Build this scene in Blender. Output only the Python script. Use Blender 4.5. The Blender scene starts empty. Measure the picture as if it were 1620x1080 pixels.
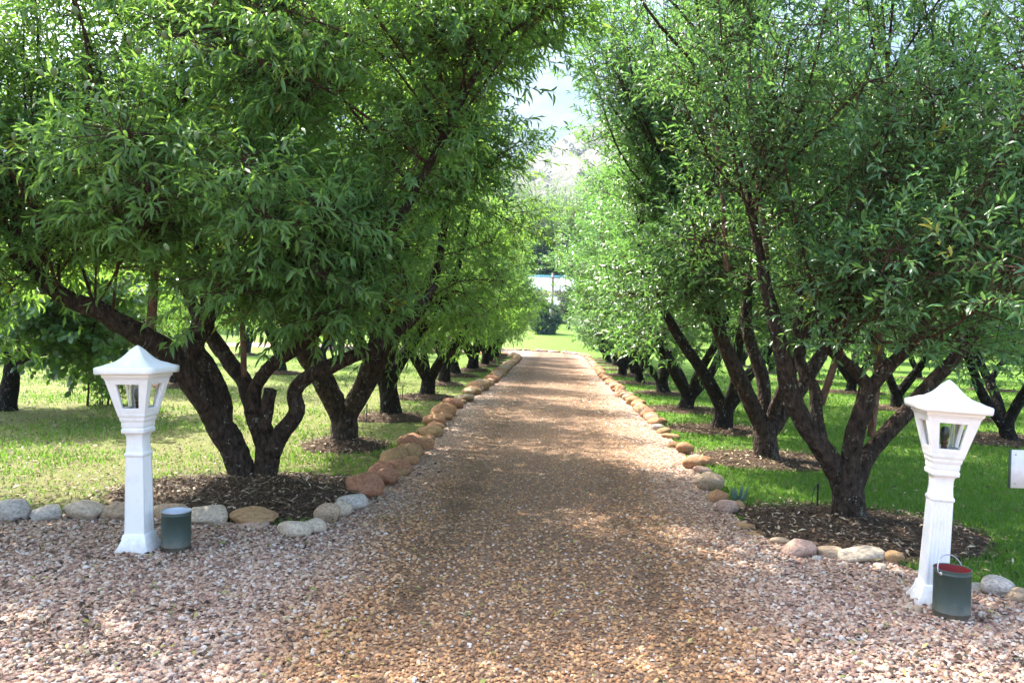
import bpy, bmesh, math
import numpy as np
from mathutils import Vector, Matrix, noise

R = math.radians
rng = np.random.default_rng(11)
scene = bpy.context.scene
COL = scene.collection

# ------------------------------------------------------------------ camera
FPX = 1308.0
CAMZ = 1.6
YAW, PITCH, ROLL = R(2.93), R(1.02), R(1.5)
cam_d = bpy.data.cameras.new('camera')
cam = bpy.data.objects.new('camera', cam_d)
COL.objects.link(cam)
CM = (Matrix.Rotation(YAW, 3, 'Z') @ Matrix.Rotation(math.pi / 2 - PITCH, 3, 'X') @ Matrix.Rotation(ROLL, 3, 'Z'))
cam.matrix_world = Matrix.Translation((0, 0, CAMZ)) @ CM.to_4x4()
cam_d.sensor_width = 36.0
cam_d.lens = 36.0 * FPX / 1620.0
cam_d.clip_start = 0.1
cam_d.clip_end = 5000.0
scene.camera = cam

# ------------------------------------------------------------------ world, sun, exposure
SUN_EL = R(52)
SUN_AZ_VEC = Vector((-0.74, 0.67, 0)).normalized()      # horizontal direction towards the sun
world = bpy.data.worlds.new('World')
scene.world = world
world.use_nodes = True
wn = world.node_tree.nodes
wl = world.node_tree.links
bg = wn['Background']
sky = wn.new('ShaderNodeTexSky')
sky.sky_type = 'NISHITA'
sky.sun_disc = False
sky.sun_elevation = SUN_EL
sky.sun_rotation = math.atan2(SUN_AZ_VEC.x, SUN_AZ_VEC.y)
sky.air_density = 1.0
sky.dust_density = 4.0
sky.ozone_density = 1.0
wl.new(sky.outputs['Color'], bg.inputs['Color'])
bg.inputs['Strength'].default_value = 0.15
sun_d = bpy.data.lights.new('sun', 'SUN')
sun = bpy.data.objects.new('sun', sun_d)
COL.objects.link(sun)
sun_d.energy = 3.7
sun_d.angle = R(0.53)
sun_d.color = (1.0, 0.95, 0.86)
to_sun = Vector((SUN_AZ_VEC.x * math.cos(SUN_EL), SUN_AZ_VEC.y * math.cos(SUN_EL), math.sin(SUN_EL)))
sun.rotation_euler = to_sun.to_track_quat('Z', 'Y').to_euler()
sun.location = (-20, 20, 30)

vs = scene.view_settings
vs.view_transform = 'Standard'
vs.look = 'None'
vs.gamma = 1.0
vs.use_curve_mapping = False
vs.exposure = 2.65
cy = scene.cycles
cy.max_bounces = 7
cy.diffuse_bounces = 4
cy.glossy_bounces = 2
cy.transmission_bounces = 5
cy.transparent_max_bounces = 6
cy.caustics_reflective = False
cy.caustics_refractive = False
cy.use_denoising = True
cy.use_adaptive_sampling = False
cy.sample_clamp_indirect = 6.0


# ------------------------------------------------------------------ helpers
def P(px, py, Y):
    """point on the photograph's line of sight at world depth Y"""
    d = CM @ Vector(((px - 810) / FPX, -(py - 540) / FPX, -1.0))
    t = Y / d.y
    return Vector((0, 0, CAMZ)) + d * t


def G(px, py, z=0.0):
    """point of the ground plane under a pixel of the photograph"""
    d = CM @ Vector(((px - 810) / FPX, -(py - 540) / FPX, -1.0))
    t = (z - CAMZ) / d.z
    return Vector((0, 0, CAMZ)) + d * t


def gz(x, y):
    return np.where(np.asarray(y) > 58, (np.asarray(y) - 58) * 0.057, 0.0) * 1.0


def unit(a):
    return a / np.maximum(np.linalg.norm(a, axis=-1, keepdims=True), 1e-9)


def link(o, parent=None):
    COL.objects.link(o)
    if parent is not None:
        o.parent = parent
    return o


def tag(o, label=None, cat=None, group=None, kind=None):
    if label:
        o['label'] = label
    if cat:
        o['category'] = cat
    if group:
        o['group'] = group
    if kind:
        o['kind'] = kind
    return o


def empty(name, loc, label=None, cat=None, group=None, rz=0.0):
    o = bpy.data.objects.new(name, None)
    o.empty_display_size = 0.2
    link(o)
    o.location = loc
    o.rotation_euler = (0, 0, rz)
    return tag(o, label, cat, group)


def copy_tree(o, parent=None):
    c = o.copy()
    COL.objects.link(c)
    if parent is not None:
        c.parent = parent
    for ch in list(o.children):
        copy_tree(ch, c)
    return c


def mesh_arrays(name, V, F, mat, tint=None, smooth=False):
    """fast mesh from numpy arrays: V (n,3), F (m,k) all faces of k corners or a list of such arrays"""
    me = bpy.data.meshes.new(name)
    Fs = F if isinstance(F, list) else [F]
    Fs = [np.asarray(f, dtype=np.int32) for f in Fs if len(f)]
    loops = np.concatenate([f.ravel() for f in Fs])
    tot = np.concatenate([np.full(len(f), f.shape[1], dtype=np.int32) for f in Fs])
    start = np.concatenate([[0], np.cumsum(tot)[:-1]]).astype(np.int32)
    me.vertices.add(len(V))
    me.vertices.foreach_set('co', np.asarray(V, dtype=np.float32).ravel())
    me.loops.add(len(loops))
    me.loops.foreach_set('vertex_index', loops)
    me.polygons.add(len(tot))
    me.polygons.foreach_set('loop_start', start)
    me.polygons.foreach_set('loop_total', tot)
    if smooth:
        me.polygons.foreach_set('use_smooth', np.ones(len(tot), dtype=bool))
    if tint is not None:
        a = me.attributes.new('tint', 'FLOAT', 'POINT')
        a.data.foreach_set('value', np.asarray(tint, dtype=np.float32))
    me.update(calc_edges=True)
    if mat is not None:
        me.materials.append(mat)
    return me


def obj_from(name, me, parent=None):
    return link(bpy.data.objects.new(name, me), parent)


class Geo:
    def __init__(self):
        self.V, self.F4, self.F3, self.T, self.n = [], [], [], [], 0

    def add(self, V, F4=None, F3=None, tint=0.5):
        V = np.asarray(V, dtype=float).reshape(-1, 3)
        self.V.append(V)
        if F4 is not None and len(F4):
            self.F4.append(np.asarray(F4, dtype=np.int64).reshape(-1, 4) + self.n)
        if F3 is not None and len(F3):
            self.F3.append(np.asarray(F3, dtype=np.int64).reshape(-1, 3) + self.n)
        self.T.append(np.full(len(V), tint) if np.isscalar(tint) else np.asarray(tint))
        self.n += len(V)

    def build(self, name, mat, parent=None, smooth=False, origin=None):
        V = np.concatenate(self.V)
        if origin is not None:
            V = V - np.asarray(origin)[None]
        Fs = []
        if self.F4:
            Fs.append(np.concatenate(self.F4))
        if self.F3:
            Fs.append(np.concatenate(self.F3))
        me = mesh_arrays(name, V, Fs, mat, np.concatenate(self.T), smooth)
        return obj_from(name, me, parent)

    # --- primitives
    def box(self, c, s, rz=0.0):
        c = np.asarray(c, float)
        h = np.asarray(s, float) / 2
        v = np.array([[x, y, z] for z in (-1, 1) for y in (-1, 1) for x in (-1, 1)], float) * h
        ca, sa = math.cos(rz), math.sin(rz)
        v = np.stack([v[:, 0] * ca - v[:, 1] * sa, v[:, 0] * sa + v[:, 1] * ca, v[:, 2]], 1) + c
        self.add(v, [[0, 2, 3, 1], [4, 5, 7, 6], [0, 1, 5, 4], [2, 6, 7, 3], [0, 4, 6, 2], [1, 3, 7, 5]])

    def tube(self, pts, rad, sides=10, step=0.07, rough=0.0, cap=True, tint=0.5, seed=0.0):
        pts = [np.asarray(p, float) for p in pts]
        p, r = catmull(pts, rad, step)
        n = len(p)
        t = unit(np.gradient(p, axis=0))
        ref = np.array([0.31, 0.22, 0.93])
        if abs(t[0] @ unit(ref)) > 0.9:
            ref = np.array([1.0, 0.1, 0.0])
        u = unit(np.cross(t[0], ref))
        U = np.zeros((n, 3))
        for i in range(n):
            u = unit(u - t[i] * (u @ t[i]))
            U[i] = u
        W = np.cross(t, U)
        a = np.linspace(0, 2 * math.pi, sides, endpoint=False)
        rr = np.repeat(r[:, None], sides, 1)
        ring = p[:, None] + (U[:, None] * np.cos(a)[None, :, None] + W[:, None] * np.sin(a)[None, :, None]) * rr[..., None]
        if rough > 0:
            for i in range(n):
                for j in range(sides):
                    q = ring[i, j]
                    f = noise.noise(Vector((q[0] * 7 + seed, q[1] * 7, q[2] * 4))) + 0.6 * noise.noise(Vector((q[0] * 22 + seed, q[1] * 22, q[2] * 13)))
                    ring[i, j] = p[i] + (q - p[i]) * (1 + rough * f)
        V = ring.reshape(-1, 3)
        i, j = np.meshgrid(np.arange(n - 1), np.arange(sides), indexing='ij')
        j2 = (j + 1) % sides
        F = np.stack([i * sides + j, i * sides + j2, (i + 1) * sides + j2, (i + 1) * sides + j], -1).reshape(-1, 4)
        F3 = []
        if cap:
            V = np.concatenate([V, p[:1], p[-1:]])
            c0, c1 = n * sides, n * sides + 1
            F3 = [[c0, (k + 1) % sides, k] for k in range(sides)] + [[c1, (n - 1) * sides + k, (n - 1) * sides + (k + 1) % sides] for k in range(sides)]
        self.add(V, F, F3, tint)

    def lathe(self, prof, sides=24, c=(0, 0, 0), cap=False):
        a = np.linspace(0, 2 * math.pi, sides, endpoint=False)
        V = np.array([[r * math.cos(t) + c[0], r * math.sin(t) + c[1], z + c[2]] for r, z in prof for t in a])
        F = []
        for i in range(len(prof) - 1):
            for k in range(sides):
                k2 = (k + 1) % sides
                F.append([i * sides + k, i * sides + k2, (i + 1) * sides + k2, (i + 1) * sides + k])
        F3 = []
        if cap:
            V = np.concatenate([V, [[c[0], c[1], prof[-1][1] + c[2]]]])
            m = len(prof) - 1
            F3 = [[len(V) - 1, m * sides + k, m * sides + (k + 1) % sides] for k in range(sides)]
        self.add(V, F, F3)

    def square_lathe(self, prof, cap=True):
        """square section: prof = [(half width, z)...]"""
        V, F = [], []
        for h, z in prof:
            V += [[-h, -h, z], [h, -h, z], [h, h, z], [-h, h, z]]
        for i in range(len(prof) - 1):
            for k in range(4):
                k2 = (k + 1) % 4
                F.append([i * 4 + k, i * 4 + k2, (i + 1) * 4 + k2, (i + 1) * 4 + k])
        if cap:
            m = (len(prof) - 1) * 4
            F.append([m, m + 1, m + 2, m + 3])
            F.append([3, 2, 1, 0])
        self.add(V, F)


def catmull(pts, rad, step):
    pts = np.asarray(pts, float)
    rad = np.asarray(rad, float)
    n = len(pts)
    P0 = np.vstack([2 * pts[0] - pts[1], pts, 2 * pts[-1] - pts[-2]])
    out, ro = [], []
    for i in range(n - 1):
        a, b, c, d = P0[i], P0[i + 1], P0[i + 2], P0[i + 3]
        m = max(2, int(np.linalg.norm(c - b) / step))
        for s in range(m):
            t = s / m
            out.append(0.5 * ((2 * b) + (-a + c) * t + (2 * a - 5 * b + 4 * c - d) * t * t + (-a + 3 * b - 3 * c + d) * t ** 3))
            ro.append(rad[i] * (1 - t) + rad[i + 1] * t)
    out.append(pts[-1])
    ro.append(rad[-1])
    return np.array(out), np.array(ro)


# ------------------------------------------------------------------ materials
class M:
    """small node helper"""
    def __init__(self, name):
        self.m = bpy.data.materials.new(name)
        self.m.use_nodes = True
        self.t = self.m.node_tree
        self.b = self.t.nodes['Principled BSDF']
        self.out = self.t.nodes['Material Output']

    def n(self, typ, **kw):
        nd = self.t.nodes.new(typ)
        for k, v in kw.items():
            if k == 'op':
                nd.operation = v
            elif k == 'dtype':
                nd.data_type = v
            elif k == 'blend':
                nd.blend_type = v
            else:
                nd.inputs[k].default_value = v
        return nd

    def l(self, a, b):
        self.t.links.new(a, b)
        return self

    def pos(self):
        return self.t.nodes.new('ShaderNodeNewGeometry').outputs['Position']

    def objco(self):
        return self.t.nodes.new('ShaderNodeTexCoord').outputs['Object']

    def noise(self, co, scale, detail=4, rough=0.55):
        nd = self.n('ShaderNodeTexNoise', Scale=scale, Detail=detail, Roughness=rough)
        self.l(co, nd.inputs['Vector'])
        return nd.outputs['Fac']

    def ramp(self, fac, stops):
        r = self.t.nodes.new('ShaderNodeValToRGB')
        el = r.color_ramp.elements
        while len(el) < len(stops):
            el.new(0.5)
        for e, (p, c) in zip(el, stops):
            e.position = p
            e.color = (*c, 1) if len(c) == 3 else c
        self.l(fac, r.inputs['Fac'])
        return r.outputs['Color']

    def mix(self, fac, a, b, blend='MIX'):
        x = self.t.nodes.new('ShaderNodeMix')
        x.data_type = 'RGBA'
        x.blend_type = blend
        for sock, v in ((x.inputs[0], fac), (x.inputs[6], a), (x.inputs[7], b)):
            if isinstance(v, (int, float)):
                sock.default_value = v
            elif isinstance(v, tuple):
                sock.default_value = (*v, 1) if len(v) == 3 else v
            else:
                self.l(v, sock)
        return x.outputs[2]

    def math(self, op, a, b=0.0, c=None):
        x = self.n('ShaderNodeMath', op=op)
        for i, v in enumerate((a, b, c)):
            if v is None:
                continue
            if isinstance(v, (int, float)):
                x.inputs[i].default_value = v
            else:
                self.l(v, x.inputs[i])
        return x.outputs[0]

    def attr(self, name):
        a = self.t.nodes.new('ShaderNodeAttribute')
        a.attribute_name = name
        return a.outputs['Fac']

    def bump(self, h, strength=0.5, dist=0.02):
        b = self.n('ShaderNodeBump', Strength=strength, Distance=dist)
        self.l(h, b.inputs['Height'])
        self.l(b.outputs['Normal'], self.b.inputs['Normal'])
        return self

    def base(self, col, rough=0.7, spec=0.3):
        if isinstance(col, tuple):
            self.b.inputs['Base Color'].default_value = (*col, 1)
        else:
            self.l(col, self.b.inputs['Base Color'])
        self.b.inputs['Roughness'].default_value = rough
        self.b.inputs['Specular IOR Level'].default_value = spec
        return self


def leaf_material(name, stops, trans, tfac=0.4, rough=0.42, spec=0.5, under=None):
    m = M(name)
    t = m.attr('tint')
    col = m.ramp(t, stops)
    if under:
        g = m.t.nodes.new('ShaderNodeNewGeometry')
        f = m.math('MULTIPLY', g.outputs['Backfacing'], 0.55)
        colb = m.mix(f, col, under)
    else:
        colb = col
    m.base(colb, rough, spec)
    tr = m.t.nodes.new('ShaderNodeBsdfTranslucent')
    tcol = m.mix(0.75, col, trans)
    m.l(tcol, tr.inputs['Color'])
    mx = m.n('ShaderNodeMixShader', Fac=tfac)
    m.l(m.b.outputs[0], mx.inputs[1])
    m.l(tr.outputs[0], mx.inputs[2])
    m.l(mx.outputs[0], m.out.inputs['Surface'])
    return m.m


MAT = {}
MAT['leaf_l'] = leaf_material('almond_leaf', [(0.0, (0.055, 0.12, 0.04)), (0.5, (0.09, 0.19, 0.052)), (0.93, (0.13, 0.24, 0.06)), (0.993, (0.15, 0.24, 0.06)), (1.0, (0.42, 0.33, 0.04))],
                              (0.28, 0.5, 0.06), 0.54, rough=0.48, under=(0.13, 0.21, 0.10))
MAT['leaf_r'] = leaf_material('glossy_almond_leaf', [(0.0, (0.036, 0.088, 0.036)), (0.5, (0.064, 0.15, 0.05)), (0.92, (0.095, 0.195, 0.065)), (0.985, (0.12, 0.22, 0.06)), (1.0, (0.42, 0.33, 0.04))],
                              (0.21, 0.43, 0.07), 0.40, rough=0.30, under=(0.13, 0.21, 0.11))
MAT['leaf_far'] = leaf_material('far_tree_leaf', [(0.0, (0.035, 0.085, 0.028)), (0.6, (0.06, 0.14, 0.035)), (1.0, (0.11, 0.2, 0.05))], (0.24, 0.42, 0.05), 0.42)
MAT['leaf_broad'] = leaf_material('broad_leaf', [(0.0, (0.03, 0.08, 0.028)), (0.6, (0.05, 0.125, 0.035)), (1.0, (0.10, 0.2, 0.05))], (0.25, 0.45, 0.05), 0.42, rough=0.35)
MAT['leaf_scrub'] = leaf_material('scrub_leaf', [(0.0, (0.06, 0.075, 0.04)), (0.5, (0.09, 0.11, 0.05)), (1.0, (0.16, 0.15, 0.08))], (0.12, 0.15, 0.05), 0.15, rough=0.8, spec=0.1)
MAT['leaf_agave'] = leaf_material('agave_leaf', [(0.0, (0.05, 0.10, 0.075)), (1.0, (0.10, 0.17, 0.12))], (0.1, 0.2, 0.08), 0.08, rough=0.5)
MAT['grass'] = leaf_material('grass_blade', [(0.0, (0.035, 0.09, 0.012)), (0.45, (0.07, 0.155, 0.016)), (0.72, (0.125, 0.20, 0.025)), (0.9, (0.17, 0.205, 0.045)), (1.0, (0.30, 0.27, 0.11))],
                             (0.2, 0.42, 0.04), 0.35, rough=0.5, spec=0.3)
MAT['litter'] = leaf_material('leaf_litter', [(0.0, (0.03, 0.02, 0.014)), (0.45, (0.07, 0.045, 0.028)), (0.75, (0.16, 0.10, 0.06)), (0.9, (0.34, 0.26, 0.17)), (1.0, (0.5, 0.42, 0.3))],
                              (0.2, 0.14, 0.06), 0.1, rough=0.7, spec=0.2)
MAT['fallen'] = leaf_material('fallen_leaf', [(0.0, (0.12, 0.17, 0.04)), (0.5, (0.27, 0.27, 0.06)), (1.0, (0.36, 0.29, 0.08))], (0.3, 0.35, 0.05), 0.2, rough=0.5)


def bark_material(name, dark, light, lichen=True, scale=1.0):
    m = M(name)
    p = m.objco()
    mp = m.n('ShaderNodeMapping')
    mp.inputs['Scale'].default_value = (1, 1, 0.45)
    m.l(p, mp.inputs['Vector'])
    q = mp.outputs['Vector']
    a = m.noise(q, 26 * scale, 6, 0.65)
    v = m.n('ShaderNodeTexVoronoi', Scale=38 * scale)
    m.l(q, v.inputs['Vector'])
    c = m.ramp(a, [(0.3, dark), (0.55, tuple((d + l) / 2 for d, l in zip(dark, light))), (0.75, light)])
    if lichen:
        ln = m.noise(p, 9, 3, 0.6)
        lf = m.ramp(ln, [(0.57, (0, 0, 0)), (0.63, (1, 1, 1))])
        l2 = m.noise(p, 45, 2, 0.6)
        lf2 = m.ramp(l2, [(0.55, (0, 0, 0)), (0.62, (1, 1, 1))])
        c = m.mix(m.math('MULTIPLY', m.math('MULTIPLY', lf, lf2), 0.8), c, (0.30, 0.33, 0.26))
    m.base(c, 0.9, 0.15)
    h = m.math('ADD', a, m.math('MULTIPLY', v.outputs['Distance'], 0.7))
    m.bump(h, 1.0, 0.06)
    return m.m


MAT['bark'] = bark_material('almond_bark', (0.011, 0.008, 0.006), (0.125, 0.086, 0.064))
MAT['bark_far'] = bark_material('dark_bark', (0.009, 0.007, 0.006), (0.045, 0.034, 0.028))
MAT['whip'] = bark_material('smooth_young_bark', (0.13, 0.075, 0.05), (0.28, 0.18, 0.135), lichen=False, scale=0.6)
MAT['twig'] = bark_material('twig_bark', (0.055, 0.03, 0.02), (0.15, 0.085, 0.055), lichen=False)


def stone_material():
    m = M('rounded_field_stone')
    oi = m.t.nodes.new('ShaderNodeObjectInfo')
    co = m.objco()
    off = m.n('ShaderNodeVectorMath', op='ADD')
    m.l(co, off.inputs[0])
    rv = m.n('ShaderNodeCombineXYZ')
    m.l(m.math('MULTIPLY', oi.outputs['Random'], 50.0), rv.inputs[0])
    m.l(rv.outputs[0], off.inputs[1])
    q = off.outputs[0]
    a = m.noise(q, 6, 5, 0.6)
    b = m.noise(q, 30, 5, 0.7)
    f = m.ramp(a, [(0.3, (0.55, 0.52, 0.50)), (0.5, (0.95, 0.93, 0.9)), (0.7, (1.3, 1.26, 1.2))])
    c = m.mix(1.0, oi.outputs['Color'], f, 'MULTIPLY')
    g = m.ramp(b, [(0.35, (0.62, 0.6, 0.58)), (0.6, (1.05, 1.05, 1.05))])
    c = m.mix(0.55, c, g, 'MULTIPLY')
    m.base(c, 0.85, 0.25)
    m.bump(m.math('ADD', a, m.math('MULTIPLY', b, 0.2)), 0.35, 0.03)
    return m.m


MAT['stone'] = stone_material()


def gravel_colour(m, fac):
    return m.ramp(fac, [(0.0, (0.09, 0.06, 0.05)), (0.10, (0.2, 0.115, 0.085)), (0.28, (0.32, 0.19, 0.135)), (0.5, (0.39, 0.25, 0.175)), (0.65, (0.41, 0.275, 0.18)), (0.8, (0.42, 0.325, 0.25)), (0.94, (0.48, 0.40, 0.33)), (1.0, (0.55, 0.48, 0.41))])


def track_mask(m, p):
    """1 on the dusty, driven middle of the drive, 0 on the loose gravel at its sides"""
    s = m.t.nodes.new('ShaderNodeSeparateXYZ')
    m.l(p, s.inputs[0])
    n1 = m.noise(p, 1.1, 3, 0.6)
    ax = m.math('ABSOLUTE', m.math('ADD', s.outputs['X'], 0.08))
    ax = m.math('ADD', ax, m.math('MULTIPLY', m.math('SUBTRACT', n1, 0.5), 0.9))
    mr = m.n('ShaderNodeMapRange')
    mr.inputs['From Min'].default_value = 1.50
    mr.inputs['From Max'].default_value = 0.95
    m.l(ax, mr.inputs['Value'])
    return mr.outputs['Result'], s


def mud_mask(m, p, s):
    """fine wet silt in the two wheel tracks"""
    n2 = m.noise(p, 1.7, 4, 0.6)
    n3 = m.noise(p, 9.0, 3, 0.6)
    ax = m.math('ABSOLUTE', m.math('SUBTRACT', m.math('ABSOLUTE', m.math('ADD', s.outputs['X'], 0.08)), 0.72))
    t = m.math('SUBTRACT', 1.0, m.math('MULTIPLY', ax, 2.6))
    v = m.math('ADD', m.math('ADD', m.math('MULTIPLY', t, 0.35), m.math('MULTIPLY', n2, 0.9)), m.math('MULTIPLY', n3, 0.25))
    mr = m.n('ShaderNodeMapRange')
    mr.inputs['From Min'].default_value = 0.80
    mr.inputs['From Max'].default_value = 1.0
    m.l(v, mr.inputs['Value'])
    return mr.outputs['Result']


def gravel_ground_material():
    m = M('drive_gravel')
    p = m.pos()
    v = m.n('ShaderNodeTexVoronoi', Scale=42.0, Randomness=1.0)
    m.l(p, v.inputs['Vector'])
    v2 = m.n('ShaderNodeTexVoronoi', Scale=75.0)
    m.l(p, v2.inputs['Vector'])
    sep = m.t.nodes.new('ShaderNodeSeparateColor')
    m.l(v.outputs['Color'], sep.inputs[0])
    g = gravel_colour(m, sep.outputs[0])
    sep2 = m.t.nodes.new('ShaderNodeSeparateColor')
    m.l(v2.outputs['Color'], sep2.inputs[0])
    dirt = m.ramp(sep2.outputs[0], [(0.0, (0.10, 0.052, 0.026)), (0.5, (0.18, 0.10, 0.048)), (1.0, (0.28, 0.165, 0.085))])
    tm, s = track_mask(m, p)
    col = m.mix(m.math('MULTIPLY', tm, 0.75), g, dirt)
    mm = mud_mask(m, p, s)
    col = m.mix(m.math('MULTIPLY', mm, 0.8), col, (0.12, 0.072, 0.038))
    # colour darkens towards the rims of the pebble cells
    e = m.ramp(v.outputs['Distance'], [(0.25, (1, 1, 1)), (0.75, (0.35, 0.3, 0.27))])
    col = m.mix(0.7, col, e, 'MULTIPLY')
    m.base(col, 0.85, 0.25)
    h = m.math('MULTIPLY', m.math('SUBTRACT', 1.0, v.outputs['Distance']), 1.0)
    m.bump(h, 0.8, 0.02)
    return m.m


def pebble_material():
    m = M('pebble')
    p = m.pos()
    t = m.attr('tint')
    g = gravel_colour(m, t)
    tm, s = track_mask(m, p)
    rust = m.ramp(t, [(0.0, (0.12, 0.055, 0.024)), (0.3, (0.28, 0.13, 0.046)), (0.6, (0.41, 0.205, 0.072)), (0.9, (0.45, 0.265, 0.12)), (0.96, (0.42, 0.34, 0.26)), (1.0, (0.55, 0.49, 0.43))])
    col = m.mix(m.math('MULTIPLY', tm, 0.85), g, rust)
    mm = mud_mask(m, p, s)
    col = m.mix(m.math('MULTIPLY', mm, 0.55), col, (0.15, 0.082, 0.036))
    f = m.noise(p, 120, 3, 0.6)
    col = m.mix(0.5, col, m.ramp(f, [(0.3, (0.7, 0.7, 0.7)), (0.7, (1.15, 1.15, 1.15))]), 'MULTIPLY')
    m.base(col, 0.7, 0.3)
    return m.m


def soil_material():
    m = M('mulch_soil')
    p = m.pos()
    a = m.noise(p, 14, 6, 0.7)
    b = m.noise(p, 60, 4, 0.7)
    c = m.ramp(b, [(0.3, (0.024, 0.016, 0.011)), (0.52, (0.075, 0.05, 0.033)), (0.72, (0.18, 0.125, 0.085))])
    c = m.mix(0.6, c, m.ramp(a, [(0.3, (0.5, 0.5, 0.5)), (0.7, (1.3, 1.25, 1.2))]), 'MULTIPLY')
    m.base(c, 0.95, 0.1)
    m.bump(m.math('ADD', a, m.math('MULTIPLY', b, 0.6)), 0.9, 0.04)
    return m.m


def lawn_material():
    m = M('lawn_ground')
    p = m.pos()
    s = m.t.nodes.new('ShaderNodeSeparateXYZ')
    m.l(p, s.inputs[0])
    a = m.noise(p, 0.55, 5, 0.65)
    b = m.noise(p, 70, 8, 0.8)
    c = m.noise(p, 4, 4, 0.65)
    lush = m.ramp(b, [(0.3, (0.045, 0.095, 0.010)), (0.55, (0.095, 0.175, 0.018)), (0.75, (0.15, 0.235, 0.03))])
    dry = m.ramp(b, [(0.3, (0.06, 0.06, 0.025)), (0.5, (0.155, 0.165, 0.05)), (0.7, (0.28, 0.25, 0.11))])
    # the left lawn is thin and dry in patches, the right one watered
    side = m.n('ShaderNodeMapRange')
    side.inputs['From Min'].default_value = 0.5
    side.inputs['From Max'].default_value = -2.5
    m.l(s.outputs['X'], side.inputs['Value'])
    pat = m.ramp(m.math('ADD', m.math('MULTIPLY', a, 0.7), m.math('MULTIPLY', c, 0.35)), [(0.28, (0, 0, 0)), (0.48, (1, 1, 1))])
    near = m.n('ShaderNodeMapRange')
    near.inputs['From Min'].default_value = 34
    near.inputs['From Max'].default_value = 16
    near.inputs['To Min'].default_value = 0.25
    m.l(s.outputs['Y'], near.inputs['Value'])
    f = m.math('MULTIPLY', m.math('MULTIPLY', side.outputs[0], pat), near.outputs[0])
    col = m.mix(m.math('MULTIPLY', f, 0.95), lush, dry)
    m.base(col, 0.9, 0.15)
    m.bump(m.math('ADD', b, c), 0.8, 0.04)
    return m.m


def paint_material(name, col, rough=0.55, dirt=0.25, dirtcol=(0.3, 0.27, 0.22)):
    m = M(name)
    p = m.objco()
    a = m.noise(p, 7, 6, 0.7)
    b = m.noise(p, 60, 4, 0.6)
    f = m.ramp(a, [(0.52, (0, 0, 0)), (0.78, (1, 1, 1))])
    c = m.mix(m.math('MULTIPLY', f, dirt), col, dirtcol)
    v = m.n('ShaderNodeTexVoronoi', Scale=18.0)
    m.l(p, v.inputs['Vector'])
    ch = m.ramp(v.outputs['Distance'], [(0.03, (1, 1, 1)), (0.055, (0, 0, 0))])
    chn = m.ramp(m.noise(p, 3.1, 2), [(0.5, (0, 0, 0)), (0.6, (1, 1, 1))])
    c = m.mix(m.math('MULTIPLY', m.math('MULTIPLY', ch, chn), 0.7), c, (0.22, 0.2, 0.17))
    sz = m.t.nodes.new('ShaderNodeSeparateXYZ')
    m.l(p, sz.inputs[0])
    mr = m.n('ShaderNodeMapRange')
    mr.inputs['From Min'].default_value = 0.10
    mr.inputs['From Max'].default_value = -0.01
    m.l(m.math('ADD', sz.outputs['Z'], m.math('MULTIPLY', m.math('SUBTRACT', m.noise(p, 22, 4, 0.7), 0.5), 0.16)), mr.inputs['Value'])
    c = m.mix(m.math('MULTIPLY', mr.outputs[0], 0.55), c, (0.20, 0.135, 0.09))
    m.base(c, rough, 0.4)
    m.bump(m.math('ADD', a, m.math('MULTIPLY', b, 0.25)), 0.12, 0.006)
    return m.m


def plain(name, col, rough=0.6, metal=0.0, spec=0.4):
    m = M(name)
    p = m.objco()
    a = m.noise(p, 12, 5, 0.65)
    f = m.ramp(a, [(0.3, (0.78, 0.78, 0.78)), (0.7, (1.12, 1.12, 1.12))])
    m.base(m.mix(0.6, col, f, 'MULTIPLY'), rough, spec)
    m.b.inputs['Metallic'].default_value = metal
    return m.m


MAT['gravel'] = gravel_ground_material()
MAT['pebble'] = pebble_material()
MAT['soil'] = soil_material()
MAT['lawn'] = lawn_material()
MAT['white'] = paint_material('white_plaster_paint', (0.80, 0.785, 0.765), 0.6, 0.3)
MAT['green_tin'] = paint_material('green_tin_paint', (0.036, 0.056, 0.046), 0.5, 0.6, (0.10, 0.10, 0.08))
MAT['red_tin'] = paint_material('red_tin_inside', (0.22, 0.025, 0.025), 0.5, 0.4, (0.1, 0.03, 0.02))
MAT['white_tin'] = paint_material('pale_tin_inside', (0.55, 0.58, 0.62), 0.4, 0.5, (0.2, 0.18, 0.15))
MAT['steel'] = plain('galvanised_wire', (0.45, 0.46, 0.48), 0.4, 0.8)
MAT['black_plastic'] = plain('black_plastic', (0.02, 0.02, 0.022), 0.5)
MAT['sign_white'] = plain('sign_white', (0.8, 0.81, 0.82), 0.35)
MAT['sign_edge'] = plain('sign_green_edge', (0.05, 0.09, 0.08), 0.5)
MAT['bulb'] = plain('opal_bulb', (0.75, 0.75, 0.72), 0.3)
MAT['rust'] = plain('bulb_holder', (0.16, 0.10, 0.07), 0.6)
MAT['almond'] = plain('green_almond_hull', (0.11, 0.15, 0.06), 0.8, spec=0.2)
MAT['roof'] = plain('white_roof_sheet', (0.55, 0.60, 0.62), 0.45)
MAT['roof_trim'] = plain('teal_roof_edge', (0.12, 0.36, 0.40), 0.5)
MAT['wall'] = plain('tan_house_wall', (0.42, 0.34, 0.26), 0.85)
MAT['window'] = plain('dark_window_glass', (0.03, 0.035, 0.04), 0.15, spec=0.6)
MAT['pole'] = plain('weathered_pole', (0.22, 0.18, 0.15), 0.85)
gm = M('clear_glass')
gm.base((0.93, 0.96, 0.95), 0.03, 0.5)
gm.b.inputs['Transmission Weight'].default_value = 1.0
gm.b.inputs['IOR'].default_value = 1.3
MAT['glass'] = gm.m


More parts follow.
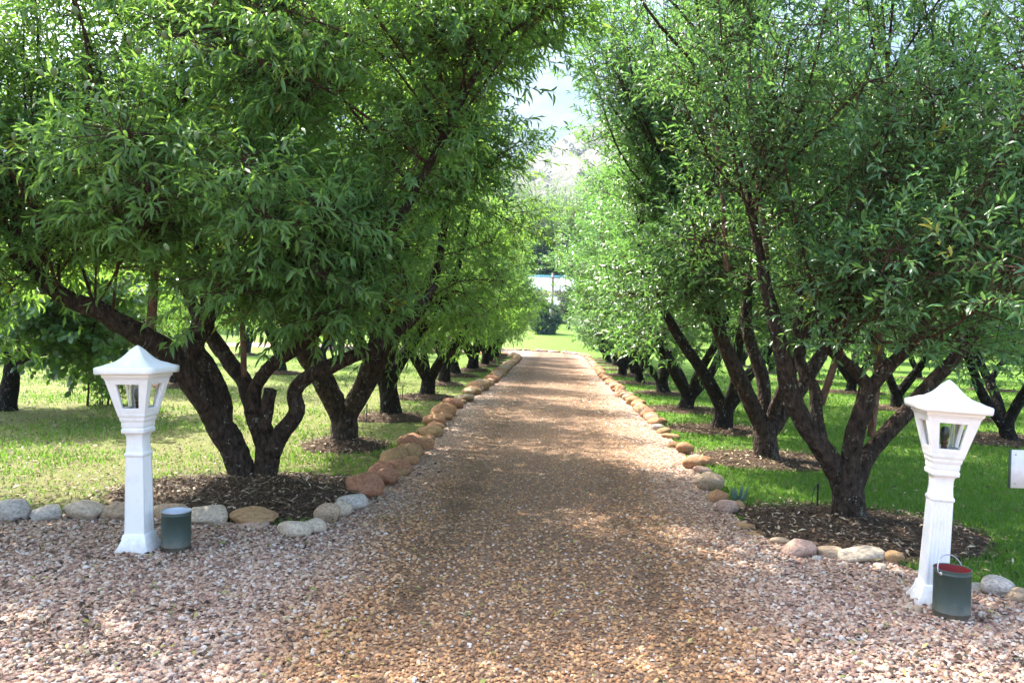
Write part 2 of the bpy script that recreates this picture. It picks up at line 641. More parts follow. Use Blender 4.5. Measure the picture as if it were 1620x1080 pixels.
def hill_material():
    m = M('mountain_slope')
    p = m.pos()
    a = m.noise(p, 0.02, 6, 0.7)
    b = m.noise(p, 0.12, 6, 0.7)
    c = m.ramp(m.math('ADD', m.math('MULTIPLY', a, 0.5), m.math('MULTIPLY', b, 0.5)),
               [(0.35, (0.07, 0.085, 0.05)), (0.5, (0.13, 0.12, 0.085)), (0.62, (0.22, 0.2, 0.18)), (0.75, (0.3, 0.28, 0.27))])
    m.base(c, 0.95, 0.1)
    m.bump(b, 0.8, 4.0)
    return m.m


MAT['hill'] = hill_material()


def far_hill_material():
    m = M('far_mountain_rock')
    a = m.noise(m.pos(), 0.006, 8, 0.7)
    m.base(m.ramp(a, [(0.35, (0.05, 0.065, 0.05)), (0.55, (0.085, 0.09, 0.075)), (0.75, (0.15, 0.145, 0.13))]), 0.95, 0.1)
    return m.m


MAT['far_hill'] = far_hill_material()

# ------------------------------------------------------------------ outline of the drive (world x, y)
LEFT_FRONT = [G(px, py) for px, py in ((-330, 806), (-150, 808), (20, 815), (135, 815), (270, 818), (335, 826), (402, 832), (470, 838), (520, 822), (556, 803), (585, 782), (612, 762), (640, 738), (668, 706), (690, 682), (712, 650), (740, 628))]
RIGHT_FRONT = [G(px, py) for px, py in ((1900, 1010), (1700, 960), (1613, 946), (1560, 936), (1480, 918), (1414, 892), (1366, 888), (1300, 878), (1250, 868), (1195, 846), (1155, 812), (1130, 786), (1105, 748), (1075, 710), (1053, 684), (1030, 665), (1006, 644))]
LEFT_LINE = [(v.x, v.y) for v in LEFT_FRONT] + [(-1.76, 22.0), (-1.76, 30.0), (-1.76, 38.0), (-1.82, 42.0), (-2.4, 44.5), (-4.5, 46.2), (-9, 47.2), (-22, 48)]
RIGHT_LINE = [(v.x, v.y) for v in RIGHT_FRONT] + [(1.66, 24.0), (1.7, 32.0), (1.78, 40.0), (1.86, 46.5), (1.55, 50.0), (0.6, 53.0), (-1.2, 55.2), (-4.5, 56.6), (-10, 57.3), (-22, 57.8)]
DRIVE = np.array(LEFT_LINE + RIGHT_LINE[::-1] + [(14.0, RIGHT_LINE[0][1] - 1.5), (14, -9), (-16, -9), (-16, LEFT_LINE[0][1])])


def inside(poly, x, y):
    r = np.zeros(len(x), bool)
    n = len(poly)
    j = n - 1
    for i in range(n):
        xi, yi = poly[i]
        xj, yj = poly[j]
        c = ((yi > y) != (yj > y)) & (x < (xj - xi) * (y - yi) / (yj - yi + 1e-12) + xi)
        r ^= c
        j = i
    return r


# ------------------------------------------------------------------ ground sheets
def build_ground():
    xs = np.unique(np.concatenate([np.linspace(-420, -30, 14), np.linspace(-30, 30, 41), np.linspace(30, 420, 14)]))
    ys = np.unique(np.concatenate([np.linspace(-60, 0, 7), np.linspace(0, 58, 30), np.linspace(58, 160, 30), np.linspace(160, 420, 12)]))
    X, Y = np.meshgrid(xs, ys)
    Z = gz(X, Y)
    Z = Z + np.where(Y > 58, 0.25 * np.sin(X * 0.11) * np.clip((Y - 58) / 30, 0, 1), 0)
    V = np.stack([X, Y, Z], -1).reshape(-1, 3)
    nx, ny = len(xs), len(ys)
    i, j = np.meshgrid(np.arange(ny - 1), np.arange(nx - 1), indexing='ij')
    F = np.stack([i * nx + j, i * nx + j + 1, (i + 1) * nx + j + 1, (i + 1) * nx + j], -1).reshape(-1, 4)
    o = obj_from('lawn', mesh_arrays('lawn', V, F, MAT['lawn'], smooth=True))
    tag(o, 'green mown lawn spreading on both sides of the gravel drive', kind='structure')

    bm = bmesh.new()
    vs_ = [bm.verts.new((x, y, 0.014)) for x, y in DRIVE]
    f = bm.faces.new(vs_)
    if f.normal.z < 0:
        f.normal_flip()
    bmesh.ops.triangulate(bm, faces=[f])
    me = bpy.data.meshes.new('driveway')
    bm.to_mesh(me)
    bm.free()
    me.materials.append(MAT['gravel'])
    o = obj_from('driveway', me)
    tag(o, 'gravel drive running straight between the two rows of trees', kind='structure')


build_ground()

BEDS = []      # (x, y, rx, ry)


def bed(x, y, rx, ry, h, label, seed):
    n, m = 44, 9
    V = [[0, 0, h]]
    for k in range(1, m + 1):
        t = k / m
        for a in range(n):
            an = 2 * math.pi * a / n
            w = 1 + 0.16 * noise.noise(Vector((math.cos(an) * 1.6 + seed, math.sin(an) * 1.6, seed * 0.7))) + 0.06 * noise.noise(Vector((math.cos(an) * 6 + seed, math.sin(an) * 6, 0)))
            z = h * (1 - t ** 2) + 0.02 * (1 - t) * noise.noise(Vector((math.cos(an) * t * 5 + seed, math.sin(an) * t * 5, 3))) + 0.007
            if k == m:
                z = -0.02
            V.append([rx * t * w * math.cos(an), ry * t * w * math.sin(an), z])
    F3 = [[0, 1 + a, 1 + (a + 1) % n] for a in range(n)]
    F4 = []
    for k in range(m - 1):
        for a in range(n):
            a2 = (a + 1) % n
            F4.append([1 + k * n + a, 1 + (k + 1) * n + a, 1 + (k + 1) * n + a2, 1 + k * n + a2])
    V = np.array(V, float)
    ins = inside(DRIVE, V[:, 0] + x, V[:, 1] + y)
    V[ins, 2] = -0.06
    g = Geo()
    g.add(V, F4, F3)
    o = g.build('mulch_bed', MAT['soil'], smooth=True)
    o.location = (x, y, 0)
    tag(o, label, kind='structure')
    BEDS.append((x, y, rx, ry, h))
    return o


# ------------------------------------------------------------------ leaves
LEAF8 = (np.array([[0, 0, 0], [-.40, .30, .10], [0, .32, 0], [.40, .30, .10], [-.36, .62, .07], [0, .64, -.03], [.36, .62, .07], [0, 1, -.14]]),
         [[0, 2, 1], [0, 3, 2], [4, 5, 7], [5, 6, 7]], [[1, 2, 5, 4], [2, 3, 6, 5]])
LEAF6 = (np.array([[0, 0, 0], [-.42, .34, .10], [0, .38, -.01], [.42, .34, .10], [-.33, .68, .05], [.33, .68, .05], [0, 1, -.14]]),
         [[0, 2, 1], [0, 3, 2], [1, 2, 4], [2, 3, 5], [2, 5, 4], [4, 5, 6]], [])
LEAF4 = (np.array([[0, 0, 0], [-.45, .42, .10], [0, .45, -.01], [.45, .42, .10], [0, 1, -.12]]),
         [[0, 2, 1], [0, 3, 2], [1, 2, 4], [2, 3, 4]], [])
LEAF2 = (np.array([[0, 0, 0], [-.45, .45, .06], [.45, .45, .06], [0, 1, -.1]]),
         [[0, 2, 1], [1, 2, 3]], [])
ROUND = (np.array([[0, 0, 0], [-.5, .3, .06], [.5, .3, .06], [-.45, .7, .03], [.45, .7, .03], [0, 1, -.1]]),
         [[0, 2, 1], [3, 4, 5]], [[1, 2, 4, 3]])


def leaf_mesh(tmpl, pos, D, N, L, Wd):
    """instantiate the leaf template: pos (n,3), D along, N normal, L length, Wd width"""
    T, F3, F4 = tmpl
    D = unit(D)
    W = unit(np.cross(D, N))
    N2 = np.cross(W, D)
    n, k = len(pos), len(T)
    V = (pos[:, None] + W[:, None] * (T[None, :, 0:1] * Wd[:, None, None]) + D[:, None] * (T[None, :, 1:2] * L[:, None, None]) + N2[:, None] * (T[None, :, 2:3] * L[:, None, None]))
    base = (np.arange(n) * k)[:, None, None]
    Fs = []
    if len(F4):
        Fs.append((base + np.array(F4)[None]).reshape(-1, 4))
    if len(F3):
        Fs.append((base + np.array(F3)[None]).reshape(-1, 3))
    return V.reshape(-1, 3), Fs, k


def tri_tubes(A, B, ra, rb):
    """many thin three-sided twigs from A to B"""
    n = len(A)
    t = unit(B - A)
    ref = np.where(np.abs(t[:, 2:3]) > 0.9, np.array([[1.0, 0, 0]]), np.array([[0, 0, 1.0]]))
    u = unit(np.cross(t, ref))
    w = np.cross(t, u)
    V = np.zeros((n, 6, 3))
    for k in range(3):
        a = 2 * math.pi * k / 3
        d = u * math.cos(a) + w * math.sin(a)
        V[:, k] = A + d * np.asarray(ra).reshape(-1, 1)
        V[:, 3 + k] = B + d * np.asarray(rb).reshape(-1, 1)
    b = (np.arange(n) * 6)[:, None, None]
    F = b + np.array([[0, 1, 4, 3], [1, 2, 5, 4], [2, 0, 3, 5]])[None]
    return V.reshape(-1, 3), F.reshape(-1, 4)


def rand_dir(n, r):
    return unit(r.normal(size=(n, 3)))


def foliage(r, limbs, ells, nb, ns, nl, tmpl, L, W, lift=0.35, droop=0.25, spread=0.30, shoot=(0.22, 0.5), zmin=None, upright=0.0, tint_pow=1.0, limb_from=0.45, inner=0.25, lowcut=None):
    """grow branches from the limbs to the crown's envelope, shoots on the branches and leaves on the shoots.
    ells: list of (centre, radii, weight)"""
    S = []
    for pts, rad in limbs:
        p, q = catmull(pts, rad, 0.12)
        i0 = int(len(p) * limb_from)
        S.append(p[i0:])
    S = np.concatenate(S)
    wts = np.array([e[2] for e in ells], float)
    wts /= wts.sum()
    targets = []
    while len(targets) < nb:
        e = ells[r.choice(len(ells), p=wts)]
        d = rand_dir(1, r)[0]
        s = 0.72 + 0.28 * r.random() if r.random() > inner else 0.35 + 0.4 * r.random()
        p = np.asarray(e[0], float) + d * np.asarray(e[1], float) * s
        if zmin is not None and p[2] < zmin or lowcut is not None and p[2] < np.interp(p[0], lowcut[0], lowcut[1]):
            continue
        targets.append(p)
    T = np.array(targets)
    starts = np.zeros_like(T)
    for i, t in enumerate(T):
        sub = S[r.integers(0, len(S), max(4, len(S) // 4))]
        dd = np.linalg.norm((sub - t) * np.array([1, 1, 0.6]), axis=1) + np.where(sub[:, 2] > t[2] + 0.3, 1.5, 0)
        starts[i] = sub[np.argmin(dd)]
    near = np.linalg.norm(starts - T, axis=1) < 3.7
    starts, T = starts[near], T[near]
    nb = len(T)
    tw = Geo()
    pts_all, tan_all = [], []
    for a, b in zip(starts, T):
        ln = np.linalg.norm(b - a)
        mid = (a + b) / 2 + r.normal(size=3) * 0.07 * ln
        mid[2] += (0.10 - 0.22 * upright) * ln
        if upright > 0:
            mid[:2] = a[:2] * (0.5 - 0.25 * upright) + b[:2] * (0.5 + 0.25 * upright)
        r0 = 0.006 + 0.0042 * ln
        p, q = catmull([a, mid, b], [r0, r0 * 0.65, 0.004], 0.14)
        tw.tube([a, mid, b], [r0, r0 * 0.65, 0.004], sides=5, step=0.2, cap=False)
        pts_all.append(p)
        tan_all.append(unit(np.gradient(p, axis=0)))
    nsh = nb * ns
    bi = r.integers(0, nb, nsh)
    tt = 1 - r.random(nsh) ** 1.35 * 0.85
    base = np.zeros((nsh, 3))
    tang = np.zeros((nsh, 3))
    for k in range(nsh):
        p = pts_all[bi[k]]
        f = tt[k] * (len(p) - 1)
        i = min(int(f), len(p) - 2)
        base[k] = p[i] + (p[i + 1] - p[i]) * (f - i)
        tang[k] = tan_all[bi[k]][i]
    off = rand_dir(nsh, r)
    off[:, 2] *= 0.7
    dist = spread * (0.15 + r.random(nsh) ** 0.8)
    sb = base + off * dist[:, None]
    if zmin is not None:
        low = sb[:, 2] < zmin - 0.05
        sb[low, 2] = zmin - 0.05 + r.random(low.sum()) * 0.35
    if lowcut is not None:
        lim = np.interp(sb[:, 0], lowcut[0], lowcut[1])
        low = sb[:, 2] < lim
        sb[low, 2] = lim[low] + r.random(low.sum()) * 0.4
        base[low] = sb[low] + [0.05, 0.03, 0.12]
    sd = unit(0.55 * tang + 0.75 * off + np.array([0, 0, lift]) + 0.35 * r.normal(size=(nsh, 3)))
    sl = shoot[0] + (shoot[1] - shoot[0]) * r.random(nsh)
    V, F = tri_tubes(base, sb, np.full(nsh, 0.0045), np.full(nsh, 0.003))
    tw.add(V, F)
    tip = sb + sd * sl[:, None]
    tip[:, 2] -= droop * sl * 0.5
    V, F = tri_tubes(sb, tip, np.full(nsh, 0.003), np.full(nsh, 0.0012))
    tw.add(V, F)
    # leaves
    n = nsh * nl
    si = np.repeat(np.arange(nsh), nl)
    lt = np.tile((np.arange(nl) + 0.5) / nl, nsh) + r.normal(size=n) * 0.05
    lt = np.clip(1 - (1 - np.clip(lt, 0, 1)) ** 1.0 * 0.95, 0, 1)
    s_b, s_t = sb[si], tip[si]
    T_ = unit(s_t - s_b)
    pos = s_b + (s_t - s_b) * lt[:, None]
    ph = np.tile(np.arange(nl) * 2.39996, nsh) + r.normal(size=n) * 0.4
    ref = np.where(np.abs(T_[:, 2:3]) > 0.92, np.array([[1.0, 0, 0]]), np.array([[0, 0, 1.0]]))
    u = unit(np.cross(T_, ref))
    w = np.cross(T_, u)
    rad = u * np.cos(ph)[:, None] + w * np.sin(ph)[:, None]
    an = np.radians(62 - 30 * lt + r.normal(size=n) * 13)
    D = T_ * np.cos(an)[:, None] + rad * np.sin(an)[:, None]
    D[:, 2] -= droop * (0.6 + 0.8 * r.random(n))
    N = 0.9 * T_ + np.array([0, 0, 0.75]) + 0.45 * r.normal(size=(n, 3))
    sc = 0.65 + 0.5 * r.random(n)
    V, Fs, k = leaf_mesh(tmpl, pos, D, N, L * sc, W * sc * (0.85 + 0.3 * r.random(n)))
    shoot_t = r.random(nsh)
    tint = np.clip(0.62 * r.random(n) + 0.38 * shoot_t[si], 0, 0.985) ** tint_pow
    yellow = r.random(nsh) < 0.007
    tint = np.where(yellow[si] | (r.random(n) < 0.0015), 1.0, tint)
    return V, Fs, np.repeat(tint, k), tw


def tree(name, label, cat, base, limbs, ells, group=None, n_trunk=1, rough=0.12, sides=14, mat_leaf='leaf_l', mat_bark='bark', whips=(), seed=1, twig_mat='twig', step=0.07, limb_labels=None, **kw):
    r = np.random.default_rng(seed)
    base = np.asarray(base, float)
    root = empty(name, base, label, cat, group)
    limbs = [([np.asarray(p, float) for p in pts], rad) for pts, rad in limbs]
    for i, (pts, rad) in enumerate(limbs):
        g = Geo()
        g.tube(pts, rad, sides if rad[0] > 0.05 else 8, step, rough, seed=seed * 3.7 + i)
        o = g.build('trunk' if i < n_trunk else 'branch', MAT[mat_bark], root, True, base)
        if limb_labels and i in limb_labels:
            o['label'] = limb_labels[i]
    for pts, rad in whips:
        g = Geo()
        g.tube([np.asarray(p, float) for p in pts], rad, 9, 0.1, 0.05, seed=seed)
        g.build('water_shoot', MAT['whip'], root, True, base)
    allb = limbs[n_trunk:] + [([np.asarray(p, float) for p in pts], rad) for pts, rad in whips]
    V, Fs, tint, tw = foliage(r, allb, ells, **kw)
    c = obj_from('crown', mesh_arrays('crown', V - base, Fs, MAT[mat_leaf], tint), root)
    c['kind'] = 'stuff'
    t = tw.build('twig', MAT[twig_mat], root, True, base)
    t['kind'] = 'stuff'
    return root


# ------------------------------------------------------------------ the two near trees, limbs as in the photograph
def near_trees():
    # ---- left
    Y = 8.0
    b = G(395, 766)
    Y = b.y
    def q(px, py, dy=0.0):
        return P(px, py, Y + dy)
    limbs = [
        # left stem
        ([q(392, 790, .02), q(388, 765, .02), q(371, 712), q(345, 670, -.05), q(322, 625, -.1)], [.19, .138, .124, .127, .112]),
        # right stem
        ([q(412, 790, .05), q(415, 765, .05), q(424, 718, .05), q(416, 682, .05), q(402, 645, .05)], [.16, .125, .112, .115, .098]),
        # left limb, running far out
        ([q(330, 645, -.1), q(296, 592, -.2), q(255, 550, -.35), q(205, 520, -.5), q(150, 488, -.6), q(95, 465, -.7), q(20, 400, -.9)], [.12, .115, .105, .095, .085, .075, .04]),
        # limb to the cut knuckle
        ([q(350, 675, -.04), q(348, 630, .0), q(330, 585, .05), q(308, 552, .1), q(322, 520, .15), q(345, 470, .2), q(350, 390, .2)], [.11, .10, .095, .10, .075, .055, .03]),
        # dark limb behind
        ([q(402, 655, .1), q(390, 612, .15), q(362, 570, .3), q(330, 525, .45), q(300, 470, .6), q(280, 380, .8)], [.085, .08, .08, .075, .06, .03]),
        # arm to the right
        ([q(402, 650, .0), q(404, 612, -.05), q(432, 575, -.15), q(478, 545, -.2), q(520, 500, -.3), q(555, 420, -.4)], [.085, .065, .062, .06, .05, .03]),
        # low limb with the elbow
        ([q(428, 715, .0), q(446, 684, -.05), q(470, 652, -.1), q(466, 620, -.1), q(490, 594, -.15), q(530, 576, -.2), q(575, 556, -.2), q(635, 520, -.2), q(690, 450, -.2)], [.10, .085, .08, .07, .07, .07, .06, .045, .03]),
        # two risers hidden in the crown
        ([q(330, 520, .3), q(320, 430, .4), q(300, 300, .5), q(290, 120, .6), q(280, 20, .6)], [.06, .05, .04, .025, .01]),
        ([q(478, 540, -.1), q(470, 430, .1), q(450, 280, .1), q(440, 120, .0), q(430, 10, .0)], [.045, .04, .032, .022, .01]),
        # arching limb over the drive
        ([q(525, 490, -.3), P(600, 400, 7.4), P(690, 240, 7.2), P(770, 90, 7.1), P(850, 20, 7.0)], [.05, .045, .035, .024, .008]),
        # sawn-off stub
        ([q(416, 680, -.06), q(422, 648, -.1), q(428, 616, -.13)], [.07, .062, .06]),
    ]
    whips = [([q(386, 596, -.05), q(385, 550, -.05), q(384, 500, -.05), q(388, 400, .1)], [.03, .028, .026, .012]),
             ([q(238, 545, -.3), q(240, 500, -.35), q(246, 420, -.4), q(252, 340, -.3)], [.05, .045, .035, .015]),
             ([q(540, 570, .3), q(540, 520, .3), q(545, 450, .3), q(540, 380, .3)], [.035, .032, .028, .012])]
    c = np.array
    ells = [(c([-3.15, 7.5, 3.5]), c([2.35, 2.5, 2.1]), 1.0),
            (c([-3.3, 7.0, 4.5]), c([2.3, 1.8, 0.9]), 0.55),
            (c([-3.1, 8.0, 5.0]), c([2.4, 2.1, 1.0]), 0.45),
            (c([-0.35, 7.1, 4.5]), c([1.0, 1.0, 0.38]), 0.2),
            (c([-4.0, 6.2, 3.2]), c([1.7, 1.5, 1.2]), 0.5),
            (c([-2.5, 6.5, 2.5]), c([1.6, 1.5, 1.15]), 0.5),
            (c([-1.7, 7.2, 2.1]), c([0.9, 1.0, 0.75]), 0.2),
            (c([-1.6, 7.9, 4.3]), c([1.3, 1.4, 1.4]), 0.25),
            (c([-4.6, 8.0, 3.2]), c([1.6, 1.6, 1.3]), 0.3),
            (c([-5.0, 7.1, 2.5]), c([0.85, 1.0, 0.8]), 0.22)]
    t = tree('almond_tree', 'large almond tree with drooping crown, forked trunk and sawn stub behind the left lamp post', 'tree', b, limbs, ells,
             group='almond trees along the drive', n_trunk=2, rough=0.17, sides=20, step=0.045, mat_leaf='leaf_l', whips=whips, seed=5,
             limb_labels={10: 'sawn-off stub of a limb', 6: 'low limb with a knobbly elbow', 2: 'long limb running out over the lamp'},
             nb=140, ns=56, nl=12, tmpl=LEAF6, L=0.116, W=0.0275, lift=0.25, droop=0.42, spread=0.38, zmin=1.5, lowcut=([-5.2, -4.6, -4.2, -3.7, -3.1, -2.6], [1.6, 1.8, 2.15, 2.05, 1.72, 1.5]))
    # green almonds hanging at the outside of the crown
    me = None
    for k, (fx, fy) in enumerate(((268, 38), (117, 105), (460, 145), (490, 180), (585, 125), (893, 155), (1025, 95), (1090, 120), (1208, 155), (145, 260), (190, 255), (668, 328), (50, 487), (700, 480), (593, 880), (1387, 915), (1465, 150), (380, 672))):
        d = (CM @ Vector((((fx / 2.25) - 810) / FPX, -((fy / 2.25) - 540) / FPX, -1.0)))
        best = 7.0
        for e in ells:
            o = (np.array([0, 0, CAMZ]) - e[0]) / e[1]
            dd = np.array(d) / e[1]
            A, B_, C_ = dd @ dd, 2 * o @ dd, o @ o - 1
            disc = B_ * B_ - 4 * A * C_
            if disc > 0:
                best = min(best, (-B_ - math.sqrt(disc)) / (2 * A) - 0.06)
        p = Vector((0, 0, CAMZ)) + d * best
        if me is None:
            g = Geo()
            g.lathe([(0.001, 0.03), (0.012, 0.027), (0.019, 0.012), (0.0205, -0.004), (0.016, -0.02), (0.007, -0.031), (0.001, -0.034)], 10)
            o = g.build('almond_fruit', MAT['almond'], t, True)
            me = o.data
        else:
            o = obj_from('almond_fruit', me, t)
        o.location = p - b
        o.rotation_euler = (rng.normal() * 0.4, rng.normal() * 0.4, rng.random() * 6)
        o.scale = (0.88, 0.72, 0.88)

    # ---- right
    b = G(1345, 824)
    Y2 = b.y
    def q(px, py, dy=0.0):
        return P(px, py, Y2 + dy)
    limbs = [
        ([q(1346, 850, 0), q(1345, 824, 0), q(1343, 795), q(1341, 765), q(1342, 742)], [.19, .148, .138, .138, .12]),
        ([q(1334, 770, 0), q(1318, 735, -.05), q(1280, 682, -.1), q(1253, 628, -.15), q(1240, 575, -.2), q(1228, 520, -.2), q(1205, 420, -.2), q(1180, 280, -.1)], [.10, .09, .085, .078, .07, .06, .045, .02]),
        ([q(1302, 706, -.05), q(1292, 660, .05), q(1288, 615, .1), q(1268, 578, .2), q(1262, 520, .3), q(1270, 420, .5)], [.055, .055, .05, .05, .045, .025]),
        ([q(1344, 770, -.02), q(1346, 725, -.05), q(1354, 680, -.08), q(1368, 640, -.1), q(1374, 605, -.1)], [.10, .085, .08, .078, .07]),
        ([q(1374, 612, -.1), q(1352, 585, -.15), q(1330, 566, -.25), q(1305, 540, -.35), q(1290, 470, -.4)], [.055, .05, .045, .042, .025]),
        ([q(1376, 615, -.1), q(1400, 586, -.1), q(1440, 545, -.15), q(1475, 490, -.25), q(1500, 400, -.3)], [.06, .055, .052, .045, .025]),
        ([q(1352, 770, .02), q(1368, 728, .05), q(1398, 690, .1), q(1432, 655, .15), q(1470, 610, .2), q(1515, 560, .2), q(1560, 500, .2), q(1610, 380, .2)], [.085, .075, .07, .068, .062, .055, .045, .025]),
    ]
    whips = [([q(1378, 690, .04), q(1384, 630, .05), q(1389, 570, .05), q(1391, 470, .05), q(1400, 300, .05), q(1405, 100, .05)], [.032, .036, .037, .034, .028, .012]),
             ([q(1298, 640, .12), q(1318, 582, .15), q(1341, 505, .15), q(1352, 430, .1), q(1372, 250, .1)], [.034, .032, .03, .026, .012]),
             ([q(1535, 350, .0), q(1565, 270, -.1), q(1605, 190, -.2), q(1660, 60, -.3)], [.035, .033, .03, .02]),
             ([q(1150, 430, .2), q(1138, 250, .2), q(1115, 120, .2), q(1095, -60, .2)], [.022, .02, .018, .01]),
             ([q(1215, 420, .3), q(1190, 200, .3), q(1185, 60, .3), q(1190, -60, .3)], [.024, .021, .018, .01]),
             ([q(1470, 500, .1), q(1492, 330, .1), q(1525, 150, .1), q(1560, 20, .1)], [.025, .022, .018, .01])]
    ells = [(c([2.75, 7.2, 4.0]), c([2.0, 2.1, 2.5]), 1.0),
            (c([2.6, 5.9, 2.7]), c([1.3, 1.0, 1.1]), 0.30),
            (c([3.7, 6.0, 3.4]), c([1.5, 1.4, 1.6]), 0.42),
            (c([1.6, 7.2, 3.4]), c([1.1, 1.2, 1.5]), 0.28),
            (c([3.0, 5.0, 1.95]), c([0.55, 0.5, 0.3]), 0.08),
            (c([3.9, 7.6, 2.6]), c([1.5, 1.5, 1.2]), 0.2),
            (c([1.3, 6.7, 5.5]), c([1.4, 1.3, 0.7]), 0.36),  # crown lobe above the view, added to shade the forecourt
            (c([2.9, 6.2, 5.3]), c([1.6, 1.3, 0.8]), 0.25)]
    tree('almond_tree', 'upright almond tree with three-way forked trunk and pink-brown young stems beside the right lamp post', 'tree', b, limbs, ells,
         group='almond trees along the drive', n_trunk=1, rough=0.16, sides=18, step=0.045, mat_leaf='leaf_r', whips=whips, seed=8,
         nb=122, ns=46, nl=11, tmpl=LEAF6, L=0.086, W=0.0255, lift=0.5, droop=0.22, spread=0.34, zmin=1.5, upright=0.5)


near_trees()


# ------------------------------------------------------------------ generic trees
def generic_limbs(r, h=0.55, r0=0.15, n=4, reach=1.25, top=3.4, lean=0.15):
    le = r.normal(size=2) * lean
    fork = np.array([le[0] * 0.5, le[1] * 0.5, h])
    L_ = [([[0, 0, -0.12], [0, 0, 0.02], [le[0] * .3, le[1] * .3, h * 0.55], fork], [r0 * 1.55, r0 * 1.2, r0, r0 * 0.98])]
    a0 = r.random() * 6.28
    for k in range(n):
        a = a0 + k * 2 * math.pi / n + r.normal() * 0.3
        dx, dy = math.cos(a), math.sin(a)
        rr = r0 * (0.62 + 0.2 * r.random())
        k1 = 0.22 + 0.1 * r.random()
        pts = [fork - np.array([0, 0, 0.12]), fork + [dx * reach * k1, dy * reach * k1, 0.35 + 0.1 * r.random()],
               fork + [dx * reach * 0.62 + r.normal() * .06, dy * reach * 0.62 + r.normal() * .06, 0.95 + 0.2 * r.random()],
               fork + [dx * reach * 0.9, dy * reach * 0.9, 1.6 + 0.3 * r.random()],
               fork + [dx * reach * 1.1, dy * reach * 1.1, top - h]]
        L_.append((pts, [rr, rr * 0.85, rr * 0.7, rr * 0.5, rr * 0.22]))
    return L_


def shift(limbs, b):
    return [([np.asarray(p, float) + b for p in pts], rad) for pts, rad in limbs]


c = np.array
GROUP = 'almond trees along the drive'
# second pair, grown one by one
bL2 = G(545, 706)
r_ = np.random.default_rng(31)
bl = c([bL2.x, bL2.y, 0])
limbs2 = generic_limbs(r_, 0.42, 0.175, 4) + [([[0.05, 0, .4], [.35, -.2, 1.2], [.75, -.4, 2.4], [1.2, -.5, 3.8], [1.7, -.5, 5.1]], [.075, .07, .055, .04, .012])]
tree('almond_tree', 'second almond tree of the left row, thick double stem and dark drooping crown', 'tree', bl, shift(limbs2, bl),
     [(bl + c([-.1, 0, 3.9]), c([1.8, 2.0, 2.3]), 1.0), (bl + c([1.1, -.3, 2.9]), c([1.3, 1.4, 1.7]), 0.5), (bl + c([0, -.8, 2.2]), c([1.7, 1.3, 1.0]), 0.3), (c([-0.55, bl[1] - .2, 4.35]), c([0.75, 0.8, 0.55]), 0.13), (bl + c([-0.1, 0, 5.4]), c([1.6, 1.6, 1.0]), 0.45), (c([-1.0, bl[1]-.6, 5.4]), c([1.0, 1.0, .55]), 0.26)],
     group=GROUP, seed=32, rough=0.15, mat_leaf='leaf_l', nb=112, ns=40, nl=12, tmpl=LEAF4, L=0.115, W=0.031, lift=0.25, droop=0.42, spread=0.44, zmin=1.15)
bR2 = G(1212, 727)
br = c([bR2.x, bR2.y, 0])
tree('almond_tree', 'second almond tree of the right row, dark V-shaped fork and long upright stems', 'tree', br,
     shift([([[0, 0, -.12], [0, 0, .02], [-.03, 0, .3], [-.05, 0, .5]], [.22, .17, .145, .13]),
            ([[-.05, 0, .38], [-.3, -.1, .85], [-.62, -.15, 1.5], [-.85, -.1, 2.2], [-1.1, 0, 3.4]], [.11, .10, .085, .065, .03]),
            ([[-.02, 0, .38], [-.05, .1, 1.0], [-.25, .2, 1.7], [-.2, .3, 2.6], [-.1, .4, 3.8]], [.09, .085, .075, .06, .03]),
            ([[0, 0, .3], [.28, .05, .7], [.6, .1, 1.2], [.85, .1, 1.8], [1.1, .1, 3.2]], [.10, .09, .08, .06, .03]),
            ([[0, 0, .4], [.1, -.25, .9], [.25, -.6, 1.5], [.3, -.8, 2.2], [.4, -1.0, 3.4]], [.08, .07, .06, .05, .025])], br),
     [(br + c([-.1, 0, 4.2]), c([1.95, 2.0, 2.5]), 1.0), (br + c([-1.65, -.3, 4.1]), c([0.9, 1.2, 1.7]), 0.26), (br + c([-1.75, .2, 5.5]), c([1.0, 1.2, 0.6]), 0.36), (br + c([-.3, -.8, 2.5]), c([1.5, 1.0, 0.9]), 0.3), (br + c([-1.3, 0, 2.6]), c([0.9, 1.2, 1.2]), 0.2)],
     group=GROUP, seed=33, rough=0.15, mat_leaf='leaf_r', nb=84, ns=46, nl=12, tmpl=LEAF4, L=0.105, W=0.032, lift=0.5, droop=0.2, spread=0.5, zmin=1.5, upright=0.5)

# three models for the rest of each row
def model(seed, leaf, upright, h, r0, nb=62, ns=30, nl=10, L=0.125, W=0.042, rad=(2.2, 2.0, 2.35), zc=3.45, n=4, zmin=0.95, tmpl=LEAF4, lift=0.3, droop=0.35, cat='tree', mat_bark='bark_far', spread=0.36, low=0.4):
    r = np.random.default_rng(seed)
    lm = generic_limbs(r, h, r0, n)
    ells = [(c([0, 0, zc]), c(rad), 1.0), (c([r.normal() * .5, r.normal() * .5, zc + 0.9]), c(rad) * 0.72, 0.35), (c([r.normal() * .6, r.normal() * .6, zc - 0.8]), c(rad) * 0.7, 0.3), (c([0, 0, zmin + 0.95]), c([rad[0] * .97, rad[1] * .97, 0.95]), low)]
    return tree('almond_tree', 'x', cat, c([0, 0, 0]), lm, ells, seed=seed, rough=0.12, sides=10, step=0.12, mat_leaf=leaf, mat_bark=mat_bark,
                nb=nb, ns=ns, nl=nl, tmpl=tmpl, L=L, W=W, lift=lift, droop=droop, spread=spread, zmin=zmin, upright=upright)


_used = set()


